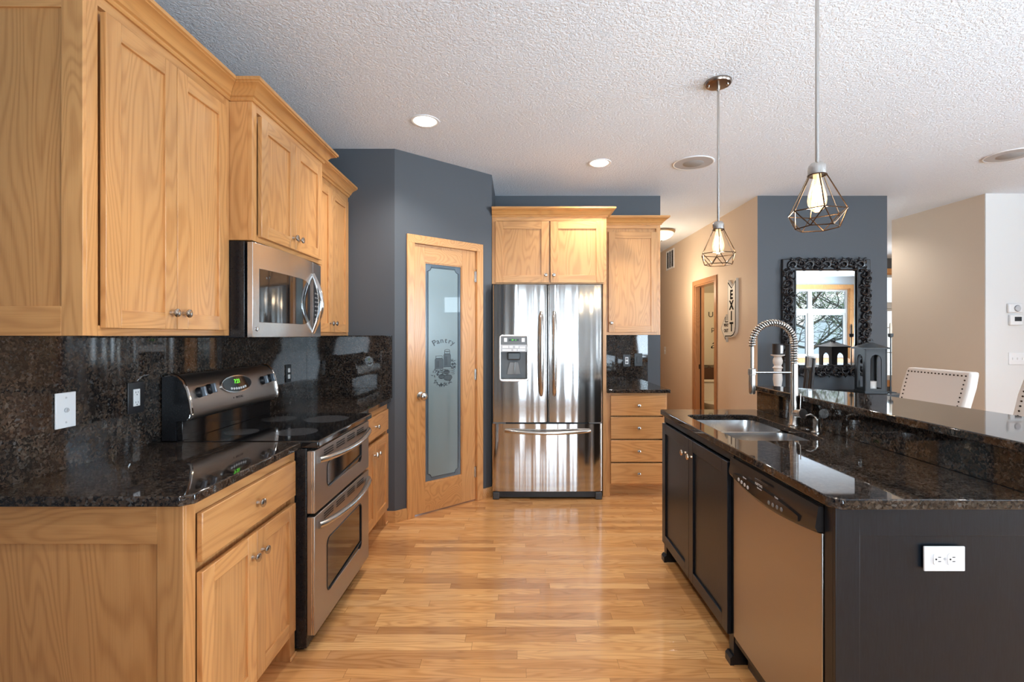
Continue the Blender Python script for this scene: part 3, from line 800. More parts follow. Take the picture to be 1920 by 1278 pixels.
MB().lathe([(0, 0), (.010, 0), (.009, .004), (0, .005)], (.03, bow(.03), 1.40), '-Y', 16).build('badge', CHROME, d)

# ================================================================== PANTRY DOOR
dt = thing('door_1', 'x', 'y'); del dt['label']; del dt['category']; dt['kind'] = 'structure'
X0, X1, Z0, Z1 = D0+.016, D1-.016, .012, 2.068
g0, g1 = upar(797), upar(867); gz0, gz1 = .235, 1.935
g0 = X0+(g0-X0); 
mb = MB(AM); ya, yb = .004, .039
mb.box(X0, g0, ya, yb, Z0, Z1, 0); mb.box(g1, X1, ya, yb, Z0, Z1, 0); mb.box(g0, g1, ya, yb, Z0, gz0, 1); mb.box(g0, g1, ya, yb, gz1, Z1, 1)
mb.build('door_frame', [OZ, OX], dt, bevel=.0015)
mb = MB(AM); s = .008
for a, b, c, d in ((g0, g0+s, gz0, gz1), (g1-s, g1, gz0, gz1), (g0+s, g1-s, gz1-s, gz1), (g0+s, g1-s, gz0, gz0+s)): mb.box(a, b, .008, .035, c, d)
mb.build('glazing_bead', OZ, dt)
gl = MB(AM).box(g0+s, g1-s, .016, .022, gz0+s, gz1-s).build('door_glass', FROSTD, dt)
# frosted field with notched corners + line work
def notched(x0, x1, z0, z1, r):
    pts = []
    for cx, cz, a0 in ((x1, z0, 180), (x1, z1, 270), (x0, z1, 0), (x0, z0, 90)):
        for k in range(7):
            a = R(a0-90*k/6); pts.append((cx+r*math.cos(a), cz+r*math.sin(a)))
    return pts
i1 = .026; MB(AM).prism(notched(g0+s+i1, g1-s-i1, gz0+s+i1, gz1-s-i1, .028), .0146, .0160, plane='XZ').build('frosted_field', FROST, dt)
mb = MB(AM)
for ins, w_, rr_ in ((.018, .0018, .038), (.027, .0032, .027)):
    p = notched(g0+s+ins, g1-s-ins, gz0+s+ins, gz1-s-ins, rr_); p3 = [(a, .0142, b) for a, b in p]+[(p[0][0], .0142, p[0][1])]
    for q0, q1 in zip(p3, p3[1:]): mb.tube([q0, q1], w_*.6, 4)
mb.build('etched_border', ETCH, dt)
GXC = (g0+g1)/2
mb = MB(AM @ Matrix.Translation((GXC+.010, 0, 0)) @ Matrix.Diagonal((1.17, 1, 1, 1)) @ Matrix.Translation((-GXC, 0, .046))); rad = .115
for i, ch in enumerate('Pantry'):
    a = R(44-17.6*i); me = text_mesh(ch, .062 if ch == 'P' else .056, .0003, offset=.0008)
    mb.mesh(me, at_front(GXC-.004-math.sin(a)*rad*.92, .0140, 1.235+math.cos(a)*rad*.62-.02, a*.62))
mb.build('pantry_lettering', ETCH, dt, smooth=0)
# etched still life of jars, garlic and leaves
PM = AM @ Matrix.Translation((GXC+.012, 0, 1.110)) @ Matrix.Diagonal((1.5, 1, 1.12, 1)) @ Matrix.Translation((-GXC, 0, -1.100)); mbd, mbm = MB(PM), MB(PM); cz0 = 1.10; Yl = .0141
rnd = random.Random(5)
def outline(mb_, pts, w_=.0012, y=Yl-.0004):
    for q0, q1 in zip(pts, pts[1:]+pts[:1]): mb_.tube([(q0[0], y, q0[1]), (q1[0], y, q1[1])], w_, 4)
for jx, jw, jb, jt in ((-.034, .024, 1.10, 1.185), (.016, .021, 1.11, 1.215)):
    x = GXC+jx; body = [(x-jw, jb), (x+jw, jb), (x+jw, jt-.02), (x+jw*.75, jt-.01), (x-jw*.75, jt-.01), (x-jw, jt-.02)]
    mbm.prism(body, Yl-.0002, Yl, plane='XZ'); outline(mbd, body)
    lid = [(x-jw*.8, jt-.01), (x+jw*.8, jt-.01), (x+jw*.8, jt+.006), (x-jw*.8, jt+.006)]; outline(mbd, lid)
    if jx > 0: outline(mbd, [(x+.016*math.cos(a*.5), jt+.012+.009*math.sin(a*.5)) for a in range(13)])
    for k in range(4): mbd.tube([(x-jw*.6+k*.004, Yl-.0006, jb+.01), (x-jw*.6+k*.004, Yl-.0006, jt-.03)], .0006, 4)
def leaf(x, z, a, l, w_, mb_):
    ca, sa = math.cos(a), math.sin(a); p = [(0, 0), (l*.35, w_), (l, 0), (l*.35, -w_)]
    mb_.prism([(x+u*ca-v*sa, z+u*sa+v*ca) for u, v in p], Yl-.0008, Yl-.0003, plane='XZ')
for k in range(26):
    a = rnd.uniform(-1.3, 1.5); leaf(GXC+.045+rnd.uniform(-.01, .012), 1.13+rnd.uniform(-.03, .03), a, rnd.uniform(.014, .026), .0035, mbd if k % 2 else mbm)
for k in range(30): leaf(GXC-.05+rnd.uniform(-.02, .06), 1.075+rnd.uniform(-.03, .02), rnd.uniform(0, 6.28), rnd.uniform(.012, .024), .003, mbd if k % 2 else mbm)
for k in range(34):
    a = rnd.uniform(3.3, 6.1); leaf(GXC-.01+.05*math.cos(a), 1.02+.035*math.sin(a), rnd.uniform(0, 6.28), rnd.uniform(.012, .022), .003, mbd if k % 3 else mbm)
for gx, gz, gr in ((.02, 1.035, .026), (-.018, 1.045, .019), (.012, 1.075, .018)):
    c = [(GXC+gx+gr*math.cos(a*.4), gz+gr*.85*math.sin(a*.4)) for a in range(16)]; mbm.prism(c, Yl-.0011, Yl-.0008, plane='XZ'); outline(mbd, c, .0011, Yl-.0012)
    for q in (-.5, 0, .5): outline(mbd, [(GXC+gx+gr*q*math.cos(a*.4), gz+gr*.8*math.sin(a*.4)) for a in range(16)], .0005, Yl-.0013)
for k in range(3): outline(mbd, [(GXC+.02+.042*math.cos(a*.4), 1.088-.014*k+.008*math.sin(a*.4)) for a in range(16)], .0009, Yl-.0014)
mbm.build('etched_picture_fill', ETCHM, dt, smooth=0); mbd.build('etched_picture', ETCH, dt, smooth=0)
xk = upar(789); zk = .912
MB(AM).lathe([(0, 0), (.032, 0), (.031, .005), (.012, .010), (.011, .028), (.019, .036), (.029, .046), (.031, .055), (.027, .064), (.015, .070), (0, .071)], (xk, .004, zk), '-Y', 24).build('door_knob', NICKEL, dt, smooth=50)
for z in (.24, 1.05, 1.86):
    h_ = MB(AM); h_.tube([(X1+.001, -.003, z-.045), (X1+.001, -.003, z+.045)], .0055, 10); h_.box(X1-.012, X1+.010, -.0005, .0035, z-.044, z+.044); h_.build('hinge', NICKEL, dt)
mb = MB(AM); mb.tube([(X1, -.006, 1.905), (X1-.012, -.03, 1.915), (X1-.035, -.04, 1.915)], .003, 8); mb.build('hinge_stop', NICKEL, dt)

# ================================================================== FRIDGE WALL
FX, FY = -.2275, 4.170
t = thing('wall_cabinet', 'oak cabinet with two square doors directly above the refrigerator', 'cabinet', (FX+.002, FY, 0)); WF = .752-FX-.002
carcass(t, WF, .618, 1.812, 2.39)
front_door(t, .030, .030+.455, 1.822, 2.345, (.485-.028, 1.885), st=.065); front_door(t, .498, .498+.455, 1.822, 2.345, (.498+.028, 1.885), st=.065)
crown(t, [(.0, 0), (WF, 0), (WF, .235)])
tag(MB().box(.722, .752, FY, 4.7885, 0, 1.811).build('refrigerator_side_panel', OZ, bevel=.001), 'tall oak panel standing right of the refrigerator', 'panel')
t = thing('wall_cabinet', 'single-door oak wall cabinet right of the refrigerator, one knob low left', 'cabinet', (.7535, 4.470, 0)); WR = 1.300-.7535
carcass(t, WR, .318, 1.378, 2.39)
front_door(t, .070, WR-.030, 1.402, 2.318, (.070+.022, 1.487), st=.06)
crown(t, [(-.001, 0), (WR, 0), (WR, .31)])
t = thing('base_cabinet', 'oak cabinet of four stacked drawers right of the refrigerator', 'cabinet', (.7535, 4.180, 0)); WB = 1.272-.7535
carcass(t, WB, .60, .09, .883, st=.034)
MB().box(.0, WB, .075, .09, 0, .09).build('toe_kick', OX, t)
MB().box(.0, .03, 0.0, .075, 0, .09).build('foot', OZ, t)
for a, b in ((.690, .862), (.492, .676), (.296, .478), (.108, .282)): drawer(t, .034, WB-.012, a, b)
counter('countertop', [(.7535, 4.135), (1.290, 4.135), (1.290, 4.7885), (.7535, 4.7885)], 'small black granite countertop right of the refrigerator')
tag(MB().box(.754, 1.265, 4.772, 4.7895, .9145, 1.3775).build('stone_backsplash', GRAN), 'dark granite backsplash panel right of the refrigerator', 'backsplash')
def slim(t): MB().box(-.016, .016, -.009, -.005, -.034, .034).build('receptacle', WPLA, t, bevel=.001); MB().box(-.011, .011, -.0096, -.009, .008, .024).build('slots', GREYP, t); MB().box(-.011, .011, -.0096, -.009, -.024, -.008).build('slots', GREYP, t)
plate_thing('wall_outlet', 'black plate with white outlet on the backsplash right of the refrigerator', 'outlet', face_y(1.058, 4.7715, 1.128), .072, .12, BLKPL, slim)
def blk(t): MB().box(-.017, .017, -.010, -.005, -.034, .034).build('rocker', BLKPL, t, bevel=.002)
plate_thing('light_switch', 'all-black rocker switch on the backsplash right of the refrigerator', 'switch', face_y(1.172, 4.7715, 1.135), .078, .125, BLKPL, blk)

# refrigerator ----------------------------------------------------------
t = thing('refrigerator', 'stainless french-door refrigerator with an ice dispenser', 'refrigerator', (-.218, 4.074, 0)); W = .921
MB().box(.006, W-.006, .075, .70, .04, 1.785).build('body', plain('dark_grey_case', (.03, .032, .035), .4), t)
def slab(x0, x1, z0, z1, th=.068, nn=14, hole=None, b=.012):
    mb = MB(); c = (x0+x1)/2; hw = (x1-x0)/2
    def yf(x): u = (x-c)/hw; return .010*u*u + (.012*max(0, (abs(u)-.93)/.07)**2)
    xs = sorted({x0+(x1-x0)*k/nn for k in range(nn+1)} | {x0+.004, x0+.012, x1-.004, x1-.012} | (set(hole[:2]) if hole else set()))
    zs = [z0, z1] if not hole else [z0, hole[2], hole[3], z1]
    def yy(x): return yf(x)
    for j in range(len(zs)-1):
        for a, b_ in zip(xs, xs[1:]):
            m_ = (a+b_)/2
            if hole and hole[0] < m_ < hole[1] and j == 1: continue
            mb.face([mb._v((a, yy(a), zs[j])), mb._v((b_, yy(b_), zs[j])), mb._v((b_, yy(b_), zs[j+1])), mb._v((a, yy(a), zs[j+1]))])
    for z in (z0, z1):
        for a, b_ in zip(xs, xs[1:]): mb.face([mb._v((a, yy(a), z)), mb._v((b_, yy(b_), z)), mb._v((b_, th, z)), mb._v((a, th, z))])
    for x in (x0, x1):
        for j in range(len(zs)-1): mb.face([mb._v((x, yy(x), zs[j])), mb._v((x, yy(x), zs[j+1])), mb._v((x, th, zs[j+1])), mb._v((x, th, zs[j]))])
    return mb
HX = (.058+.012, .303-.012, .988+.014, 1.380-.014)
dl = slab(0, .4615, .648, 1.798, hole=HX).build('door', FSTEEL, t, smooth=30); dl['label'] = 'left door with ice and water dispenser'
dr = slab(.4675, W, .648, 1.798).build('door', FSTEEL, t, smooth=30); dr['label'] = 'plain right door with small badge'
fz = slab(0, W, .070, .634).build('freezer_drawer', FSTEEL, t, smooth=30)
for x0, x1 in ((.006, .11), (W-.11, W-.006)): MB().box(x0, x1, .010, .06, .636, .646).build('hinge_cover', GREYP, t)
MB().box(.05, W-.05, .03, .06, .012, .064).build('toe_grille', BLKPL, t, bevel=.003)
for x0 in (.004, W-.058): MB().box(x0, x0+.054, .004, .07, .002, .062).build('foot', DGREY, t, bevel=.006)
def fr_handle(parent, x):
    pts, rr = [], []
    for k in range(25):
        u = k/24; s = math.sin(PI*u)**.35 if 0 < u < 1 else 0
        pts.append((x, .006-.055*s, .872+.699*u)); rr.append(.012+.011*math.sin(PI*u)**.35 if 0 < u < 1 else .012)
    MB().tube(pts, rr, 14).build('handle', NICKEL, parent, smooth=60)
fr_handle(dl, .409); fr_handle(dr, .517)
arc_handle(fz, .110, .815, .578, y0=.004, out=.055, r=.0145, mat=NICKEL, drop=.012)
# dispenser
dp = MB().plate(rrect(.058, .303, .988, 1.380, .03), [rrect(.072, .289, 1.010, 1.364, .008)], -.014, .004)
for v in dp.bm.verts: v.co = Vector((v.co.x, v.co.z, v.co.y))
dp = dp.build('dispenser', plain('pale_silver_bezel', (.70, .68, .66), .25, .7), dl, bevel=.004); hx0, hx1, hz0, hz1 = HX
mb = MB(); mb.box(hx0-.004, hx1+.004, .060, .066, hz0-.004, 1.245); mb.box(hx0-.004, hx0, -.004, .062, hz0-.004, 1.245); mb.box(hx1, hx1+.004, -.004, .062, hz0-.004, 1.245); mb.box(hx0-.004, hx1+.004, -.004, .062, hz0-.004, hz0+.008); mb.build('dispenser_recess', GREYP, dl)
MB().box(hx0-.003, hx1+.003, -.009, .0, 1.297, hz1+.002).build('display_panel', GREYP, dl)
MB().box(hx0-.003, hx1+.003, -.010, .0, 1.236, 1.296).build('key_panel', LGREY, dl, bevel=.001)
mb = MB()
for a, b, c, d in ((.085, .135, 1.268, 1.286), (.142, .172, 1.268, 1.286), (.19, .22, 1.268, 1.286), (.228, .275, 1.264, 1.282), (.085, .160, 1.243, 1.258), (.175, .205, 1.243, 1.258), (.212, .275, 1.243, 1.258)): mb.box(a, b, -.0106, -.0098, c, d)
mb.build('keys', WPLA, dl)
MB().box(.138, .222, -.0105, -.0085, 1.326, 1.344).build('green_readout', plain('dark_lcd', (.01, .02, .01), .3), dl)
MB().mesh(text_mesh('36°  2', .016, .0003), at_front(.18, -.0110, 1.335)).build('readout_digits', GREEN, dl, smooth=0)
for x in (.098, .245): MB().box(x, x+.026, -.0105, -.0085, 1.318, 1.352).build('side_button', WPLA, dl, bevel=.001)
MB().box(.125, .235, .012, .06, 1.165, 1.234).build('ice_chute', plain('charcoal_plastic', (.055, .058, .062), .3), dl, bevel=.012, seg=3)
mb = MB(); mb.prism([(.12, 1.045), (.24, 1.045), (.215, 1.15), (.145, 1.15)], .035, .042, plane='XZ'); mb.build('paddle', plain('clear_grey_paddle', (.22, .22, .22), .15), dl, bevel=.002)
mb = MB(); mb.tube([(.186, .03, 1.15), (.186, .026, 1.05)], .005, 8); mb.build('water_spout', CHROME, dl)
# badge
mb = MB(); mb.prism(ell(.030, .011), -.002, .006, plane='XZ'); b_ = mb.build('badge', CHROME, dr); b_.location = (.776-.0, .004, 1.703)
MB().mesh(text_mesh('Maytag', .013, .0003), at_front(0, -.0025, 0)).build('badge_lettering', GREYP, b_, smooth=0)

# ================================================================== ISLAND
ILM = -PI/2
MZ = (ISL, ISL)
IX, IY = .897, 3.000                                  # face plane, far end; local x = -Y
t = thing('kitchen_island', 'black painted kitchen island base under the sink', 'island', (IX, IY, 0), ILM)
IL = IY-1.392                                          # 1.608
dwa, dwb = IY-2.030, IY-1.432                          # dishwasher bay local x
mb = MB(); mb.box(0, .018, .002, .69, .002, .883); mb.box(.018, IL-.001, .672, .69, .002, .883); mb.box(dwa-.022, dwa-.003, .002, .672, .10, .883); mb.box(.018, dwa-.022, .002, .672, .10, .118); mb.box(dwb+.004, IL-.013, .002, .672, .002, .883)
mb.build('body', ISL, t)
mb = MB(); mb.box(0, .030, -.0, .018, 0.10, .883); mb.box(dwa-.040, dwa-.002, 0, .018, .10, .883); mb.box(.03, dwa-.04, 0, .018, .845, .883); mb.box(.03, dwa-.04, 0, .018, .10, .125)
mb.build('face_frame', ISL, t, bevel=.001)
MB().box(dwb+.003, IL-.0005, 0, .018, 0, .883).build('end_stile', ISL, t, bevel=.001)
m = (0.030+dwa-.035)/2
KN2 = plain('warm_brass_knob', (.75, .60, .45), .2, 1)
front_door(t, .020, m-.0015, .117, .840, (m-.045, .757), MZ, knm=KN2); front_door(t, m+.0015, dwa-.022, .117, .840, (m+.045, .757), MZ, knm=KN2)
MB().box(.05, dwa-.06, .07, .085, 0, .10).build('toe_kick', ISL, t)
for a, b in ((0, .045), (dwa-.045, dwa-.003)):
    f_ = MB().box(a, b, .0, .08, 0, .10).build('foot', ISL, t)
    MB().prism([(-.016, 0), (0, 0), (0, .04), (-.006, .04), (-.016, .028)], a-.004, b+.004, plane='YZ').build('shoe_moulding', ISL, f_)
e = end_frame(t, IL, .69, 0, .883, 1, st=.1, post=.068, top=.078, bot=.09, mats=MZ)
# outlet on the end panel
plate_thing('wall_outlet', 'white horizontal double outlet on the black island end panel', 'outlet', face_y((1763-972)/659.0, 1.3795, EYE-(1043-629)/659.0), .115, .070, WPLA, lambda t_: duplex(t_, False))
# dishwasher -------------------------------------------------------------
t = thing('dishwasher', 'stainless dishwasher with a black control panel in the island', 'dishwasher', (.893, 2.026, 0), ILM); W = .590
MB().box(.003, W-.003, .006, .60, .10, .872).build('body', BLKPL, t)
mb = MB(); n = 24; low = lambda x: .790-.028*math.sin(PI*x/W)**1.0
mb.rings([[(x, .0-.004*math.sin(PI*x/W), .125), (x, -.004*math.sin(PI*x/W), low(x)-.001), (x, .03, low(x)-.001), (x, .03, .125)] for x in [W*k/n for k in range(n+1)]])
d = mb.build('door', DSTEEL, t, bevel=.003, smooth=40)
mb = MB(); mb.rings([[(x, -.014-.004*math.sin(PI*x/W), low(x)+.004), (x, -.020-.004*math.sin(PI*x/W), low(x)+.018), (x, -.010, .868), (x, .03, .868), (x, .03, low(x))] for x in [W*k/n for k in range(n+1)]])
cp = mb.build('control_panel', plain('dark_brown_black_panel', (.018, .016, .016), .22), t, smooth=35)
mb = MB(); mb.prism([(x, low(x)+.016) for x in [.05+.46*k/12 for k in range(13)]]+[(x, low(x)+.062-.030*((x-.28)/.23)**2) for x in [.51-.46*k/12 for k in range(13)]], -.0255, -.010, plane='XZ')
ins = mb.build('control_lens', plain('glossy_black_lens', (.010, .010, .011), .10), cp)
def sm(txt, x, z, s_=.009): return (text_mesh(txt, s_, .0002), at_front(x, -.0260, z))
mb = MB()
for txt, x, z, s_ in (('MAYTAG', .265, .832, .013), ('Options', .155, .826, .008), ('Cycles', .385, .826, .008), ('Dishwasher', .27, .820, .007)): me, M_ = sm(txt, x, z, s_); mb.mesh(me, M_)
mb.build('panel_lettering', WPLA, cp, smooth=0)
for k, x in enumerate((.105, .130, .155, .180, .335, .362, .389, .416)):
    MB().lathe([(0, 0), (.0075, 0), (.006, .002), (0, .0022)], (x, -.0255, low(x)+.030), '-Y', 12).build('button', GREYP if k > 3 else LGREY, cp)
MB().box(.235, .325, -.0262, -.024, .842, .850).build('latch_recess', BLKPL, cp, bevel=.003)
MB().box(.01, W-.01, .055, .07, .0, .12).build('toe_panel', plain('grey_toe_panel', (.10, .09, .085), .5), t)
# island countertop ------------------------------------------------------
SX0, SX1, SY0, SY1 = .965, 1.355, 2.130, 2.825
def bowl_shape():
    """double bowl cut-out, bulged towards the back"""
    return rrect(SX0, SX1, SY0, SY1, .055, 6)
hole = bowl_shape()
FX_, FY_ = 1.425, 2.485
counter('countertop', [(.905, 1.362), (1.4725, 1.362), (1.4725, 3.030), (.890, 3.030), (.878, 3.018), (.878, 1.392)], 'polished granite island countertop with the sink cut-out', [hole])
tag(MB().box(1.4735, 1.494, 1.362, 3.015, .9145, 1.0365).build('stone_riser', GRAN, bevel=.001), 'granite riser between the island counter and the raised bar top', 'riser')
tag(MB().box(1.4945, 1.66, 1.40, 2.98, 0, 1.0365).build('bar_knee_wall', NAVY), 'slate painted knee wall carrying the raised bar', 'bar wall')
led = [(1.434, .62), (1.905, .62), (1.905, 1.83), (1.885, 2.30), (1.865, 2.47), (1.83, 2.56), (1.71, 2.755), (1.60, 2.90), (1.52, 2.975), (1.455, 2.99), (1.434, 2.965)]
led[0] = (1.434, 1.30); led[1] = (1.905, 1.30)
o = MB().plate(led, [], 1.037, 1.067).build('bar_ledge', GRAN, bevel=.005, smooth=30); tag(o, 'raised granite bar top with a curved far end', 'bar top')
# sink --------------------------------------------------------------------
t = thing('kitchen_sink', 'undermount stainless double-bowl sink in the island', 'sink', (0, 0, 0))
SINK = steel('sink_steel', (.66, .66, .66), .22, streak=(6, 500, 500))
def bowl(x0, x1, y0, y1, name, r=.06, zt=.882, depth=.19):
    mb = MB(); rings = []
    for k, (ins_, z) in enumerate(((-.014, zt), (0, zt), (.003, zt-.02), (.010, zt-.10), (.018, zt-depth+.03), (.035, zt-depth+.006), (.07, zt-depth))):
        rings.append([(a, b, z) for a, b in rrect(x0+ins_, x1-ins_, y0+ins_, y1-ins_, max(.02, r-ins_*.2), 6)])
    mb.rings(rings, cap0=False); b_ = mb.build(name, SINK, t, smooth=60)
    so = b_.modifiers.new('thick', 'SOLIDIFY'); so.thickness = .002; so.offset = -1
    return b_
DV = 2.470
b1 = bowl(SX0-.004, SX1+.004, DV+.014, SY1+.004, 'bowl'); b2 = bowl(SX0-.004, SX1+.004, SY0-.004, DV-.014, 'bowl')
for b_, cy in ((b1, 2.66), (b2, 2.29)): MB().lathe([(0, 0), (.042, 0), (.040, .003), (.028, .002), (0, .001)], (1.16, cy, .6925), 'Z', 24).build('drain', CHROME, b_)
mb = MB(); mb.box(SX0-.01, SX1+.006, DV-.013, DV+.013, .850, .876); mb.build('divider', SINK, t, bevel=.008)
# faucet ------------------------------------------------------------------
t = thing('spring_faucet', 'tall brushed nickel pull-down faucet with a spring neck', 'faucet', (1.4135, 2.500, .9143))
mb = MB(); mb.lathe([(0, 0), (.030, 0), (.030, .004), (.025, .010), (.023, .09), (.024, .11), (.019, .13), (.0175, .30), (.0165, .315), (0, .318)], n=24); mb.build('stem', NICKEL, t, smooth=40)
mb = MB(); mb.tube([(0, 0, .062), (.004, -.028, .065), (.007, -.052, .067)], .0215, 20); hb = mb.build('valve_body', NICKEL, t)
hb2 = MB(); hb2.tube([(.007, -.0515, .067), (.0085, -.064, .068)], .0235, 24); hb2.build('valve_cap', DSTEEL, hb)
MB().tube([(.006, -.042, .084), (.008, -.043, .165)], [.0035, .0028], 8).build('lever', NICKEL, t)
RA = .108
def arch(u):      # u 0..1: rises, arches over and comes down
    L1, L2 = .10, PI*RA; Lt = L1+L2+.02; s = u*Lt
    if s < L1: return Vector((0, 0, .315+s))
    if s < L1+L2:
        a = (s-L1)/RA; return Vector((-RA+RA*math.cos(a), 0, .415+RA*math.sin(a)))
    return Vector((-2*RA, 0, .415-(s-L1-L2)))
N = 1100; turns = 36; hp = []
for k in range(N+1):
    u = k/N*.98; p = arch(u); q = arch(min(1, u+.002)); d_ = (q-p).normalized(); a1 = Vector((0, 1, 0)); b1_ = d_.cross(a1).normalized(); ph = 2*PI*turns*k/N
    hp.append(p+(a1*math.cos(ph)+b1_*math.sin(ph))*.0145)
MB().tube(hp, .0036, 6).build('spring', NICKEL, t, smooth=60)
MB().tube([arch(k/40) for k in range(41)], .0075, 10).build('inner_hose', plain('dark_hose', (.03, .03, .03), .4), t, smooth=60)
MB().tube([(-2*RA, 0, .40), (-2*RA, 0, .27)], .0085, 12).build('down_tube', NICKEL, t, smooth=60)
sp_ = MB().lathe([(0, .158), (.012, .158), (.0155, .165), (.0165, .21), (.0165, .255), (.0195, .258), (.0195, .285), (.012, .290), (0, .29)], (-2*RA, 0, 0), n=20).build('spray_head', NICKEL, t, smooth=40)
MB().tube([(-.0, 0, .268), (-2*RA+.01, 0, .268)], .0055, 10).build('docking_arm', NICKEL, t, smooth=60)
t = thing('soap_dispenser', 'brushed nickel soap pump beside the faucet', 'soap dispenser', (1.405, 2.300, .914))
MB().lathe([(0, 0), (.024, 0), (.024, .004), (.016, .008), (.0145, .014), (.0145, .05), (.0155, .053), (.0155, .066), (0, .068)], n=20).build('pump_body', NICKEL, t, smooth=40)
MB().tube([(0, 0, .066), (-.006, 0, .078), (-.03, 0, .086), (-.05, 0, .080)], [.006, .0055, .0045, .004], 10).build('nozzle', NICKEL, t, smooth=60)
tag(MB().lathe([(0, .9142), (.024, .9142), (.024, .917), (.018, .920), (0, .921)], (1.418, 2.405, 0), n=24).build('sink_hole_cover', NICKEL), 'flat nickel disc covering a counter hole between faucet and soap pump', 'hole cover')
# ================================================================== PENDANTS AND CEILING
def pendant(x, y, label):
    t = thing('pendant_lamp', label, 'pendant lamp', (x, y, CEIL), 0, 'wire cage pendants over the island')
    MB().lathe([(0, -.001), (.069, -.001), (.069, -.010), (.064, -.018), (.03, -.022), (0, -.022)], n=32).build('canopy', CANOPY, t, smooth=40)
    for s in (-1, 1): MB().lathe([(0, 0), (.006, 0), (.006, -.006), (0, -.009)], (s*.045, -.015*s, -.019), n=12).build('canopy_screw', CHROME, t)
    MB().lathe([(0, -.02), (.009, -.02), (.009, -.05), (0, -.05)], n=12).build('swivel', NICKEL, t)
    MB().tube([(0, 0, -.045), (0, 0, -.760)], .0065, 12).build('rod', NICKEL, t, smooth=60)
    MB().lathe([(0, -.755), (.020, -.757), (.028, -.766), (.030, -.775), (.030, -.800), (0, -.800)], n=24).build('socket_cup', NICKEL, t, smooth=40)
    mb = MB(); zt, zm, zb = -.800, -.932, -.988; rt, rm, rb = .029, .094, .070; w = .0022
    top = [(rt*math.cos(R(60*k+12)), rt*math.sin(R(60*k+12)), zt) for k in range(6)]
    mid = [(rm*math.cos(R(60*k+12)), rm*math.sin(R(60*k+12)), zm) for k in range(6)]
    bot = [(rb*math.cos(R(60*k+42)), rb*math.sin(R(60*k+42)), zb) for k in range(6)]
    for k in range(6):
        j = (k+1) % 6
        for a, b in ((top[k], mid[k]), (mid[k], mid[j]), (mid[k], bot[k]), (mid[j], bot[k]), (bot[k], bot[j])): mb.tube([a, b], w, 6)
    rr = [(.030*math.cos(2*PI*k/20), .030*math.sin(2*PI*k/20), zt) for k in range(21)]; mb.tube(rr, w, 6)
    mb.build('wire_cage', BRONZE, t)
    b = MB().lathe([(0, -.800), (.013, -.800), (.013, -.812), (.017, -.822), (.021, -.840), (.029, -.870), (.031, -.888), (.029, -.904), (.020, -.922), (.008, -.931), (0, -.932)], n=24).build('bulb', BULBG, t, smooth=60)
    mb = MB()
    for k in range(8):
        a = 2*PI*k/8; a2 = 2*PI*(k+.5)/8
        mb.tube([(.010*math.cos(a), .010*math.sin(a), -.838), (.016*math.cos(a2), .016*math.sin(a2), -.905), (.010*math.cos(a+2*PI/8), .010*math.sin(a+2*PI/8), -.838)], .0022, 6)
    mb.build('filament', GLOW, b)
    MB().tube([(0, 0, -.80), (0, 0, -.84)], .005, 8).build('bulb_stem', IVORY, b)
    point('pendant_glow', (x, y, CEIL-.96), 3.5, (1, .78, .52), .03)
    return t
CANOPY = plain('bronze_nickel', (.30, .24, .20), .25, 1)
pendant(1.067, 1.743, 'nearer wire cage pendant, hanging lowest in front of the slate wall')
pendant(1.080, 2.637, 'farther wire cage pendant whose round ceiling canopy is visible')

def downlight(x, y, label, power=42):
    t = thing('recessed_light', label, 'ceiling light', (x, y, CEIL), 0, 'recessed ceiling lights')
    MB().lathe([(.070, -.0005), (.092, -.0005), (.092, -.005), (.086, -.007), (.071, -.004)], n=40)
    mb = MB(); n = 40; prof = [(.072, -.0005), (.092, -.0005), (.091, -.004), (.084, -.006), (.072, -.003)]
    rings = [[(r*math.cos(2*PI*k/n), r*math.sin(2*PI*k/n), h) for r, h in prof] for k in range(n+1)]
    mb.rings(rings, cap0=False, cap1=False); mb.build('trim_ring', WPLA, t, smooth=50)
    MB().lathe([(0, -.0008), (.072, -.0008), (.060, -.012), (.03, -.016), (0, -.017)], n=32).build('lens', CANL, t, smooth=60)
    spot('downlight_or_fill_beam', (x, y, CEIL-.03), power, WARM, 135, .7, .05)
downlight(-.597, 3.12, 'recessed ceiling light nearer the left cabinets')
downlight(.644, 3.875, 'recessed ceiling light in front of the refrigerator')
# unseen fill spots without fixtures, added behind and beside the camera
for i, (x, y) in enumerate(((-.45, .9), (.25, -.9), (3.4, .6), (5.6, 2.4), (3.6, 3.4))):
    spot('downlight_or_fill_beam', (x, y, CEIL-.03), 34, WARM, 125, .7, .05)

def speaker(x, y, r, label):
    t = thing('ceiling_speaker', label, 'ceiling speaker', (x, y, CEIL), 0, 'round ceiling speakers')
    n = 40; prof = [(r-.012, -.0005), (r, -.0005), (r, -.004), (r-.004, -.007), (r-.012, -.006)]
    MB().rings([[(a*math.cos(2*PI*k/n), a*math.sin(2*PI*k/n), h) for a, h in prof] for k in range(n+1)], False, False).build('speaker_rim', WPLA, t, smooth=50)
    MB().lathe([(0, -.001), (r-.012, -.001), (r-.012, -.005), (r*.5, -.0065), (0, -.007)], n=40).build('grille', plain('grey_speaker_mesh', (.48, .47, .47), .8, bump=.6, bscale=500), t, smooth=60)
    MB().lathe([(0, -.0066), (r*.5, -.0066), (r*.47, -.009), (0, -.010)], n=32).build('grille_centre', plain('darker_speaker_mesh', (.36, .36, .36), .8, bump=.6, bscale=500), t, smooth=60)
speaker(1.389, 3.875, .158, 'round ceiling speaker beside the farther pendant rod')
speaker(3.735, 3.71, .158, 'round ceiling speaker cut by the right edge of the picture')
t = thing('hall_ceiling_light', 'glowing dome ceiling light in the hallway, half hidden by the cabinet', 'ceiling light', (1.87, 6.37, CEIL))
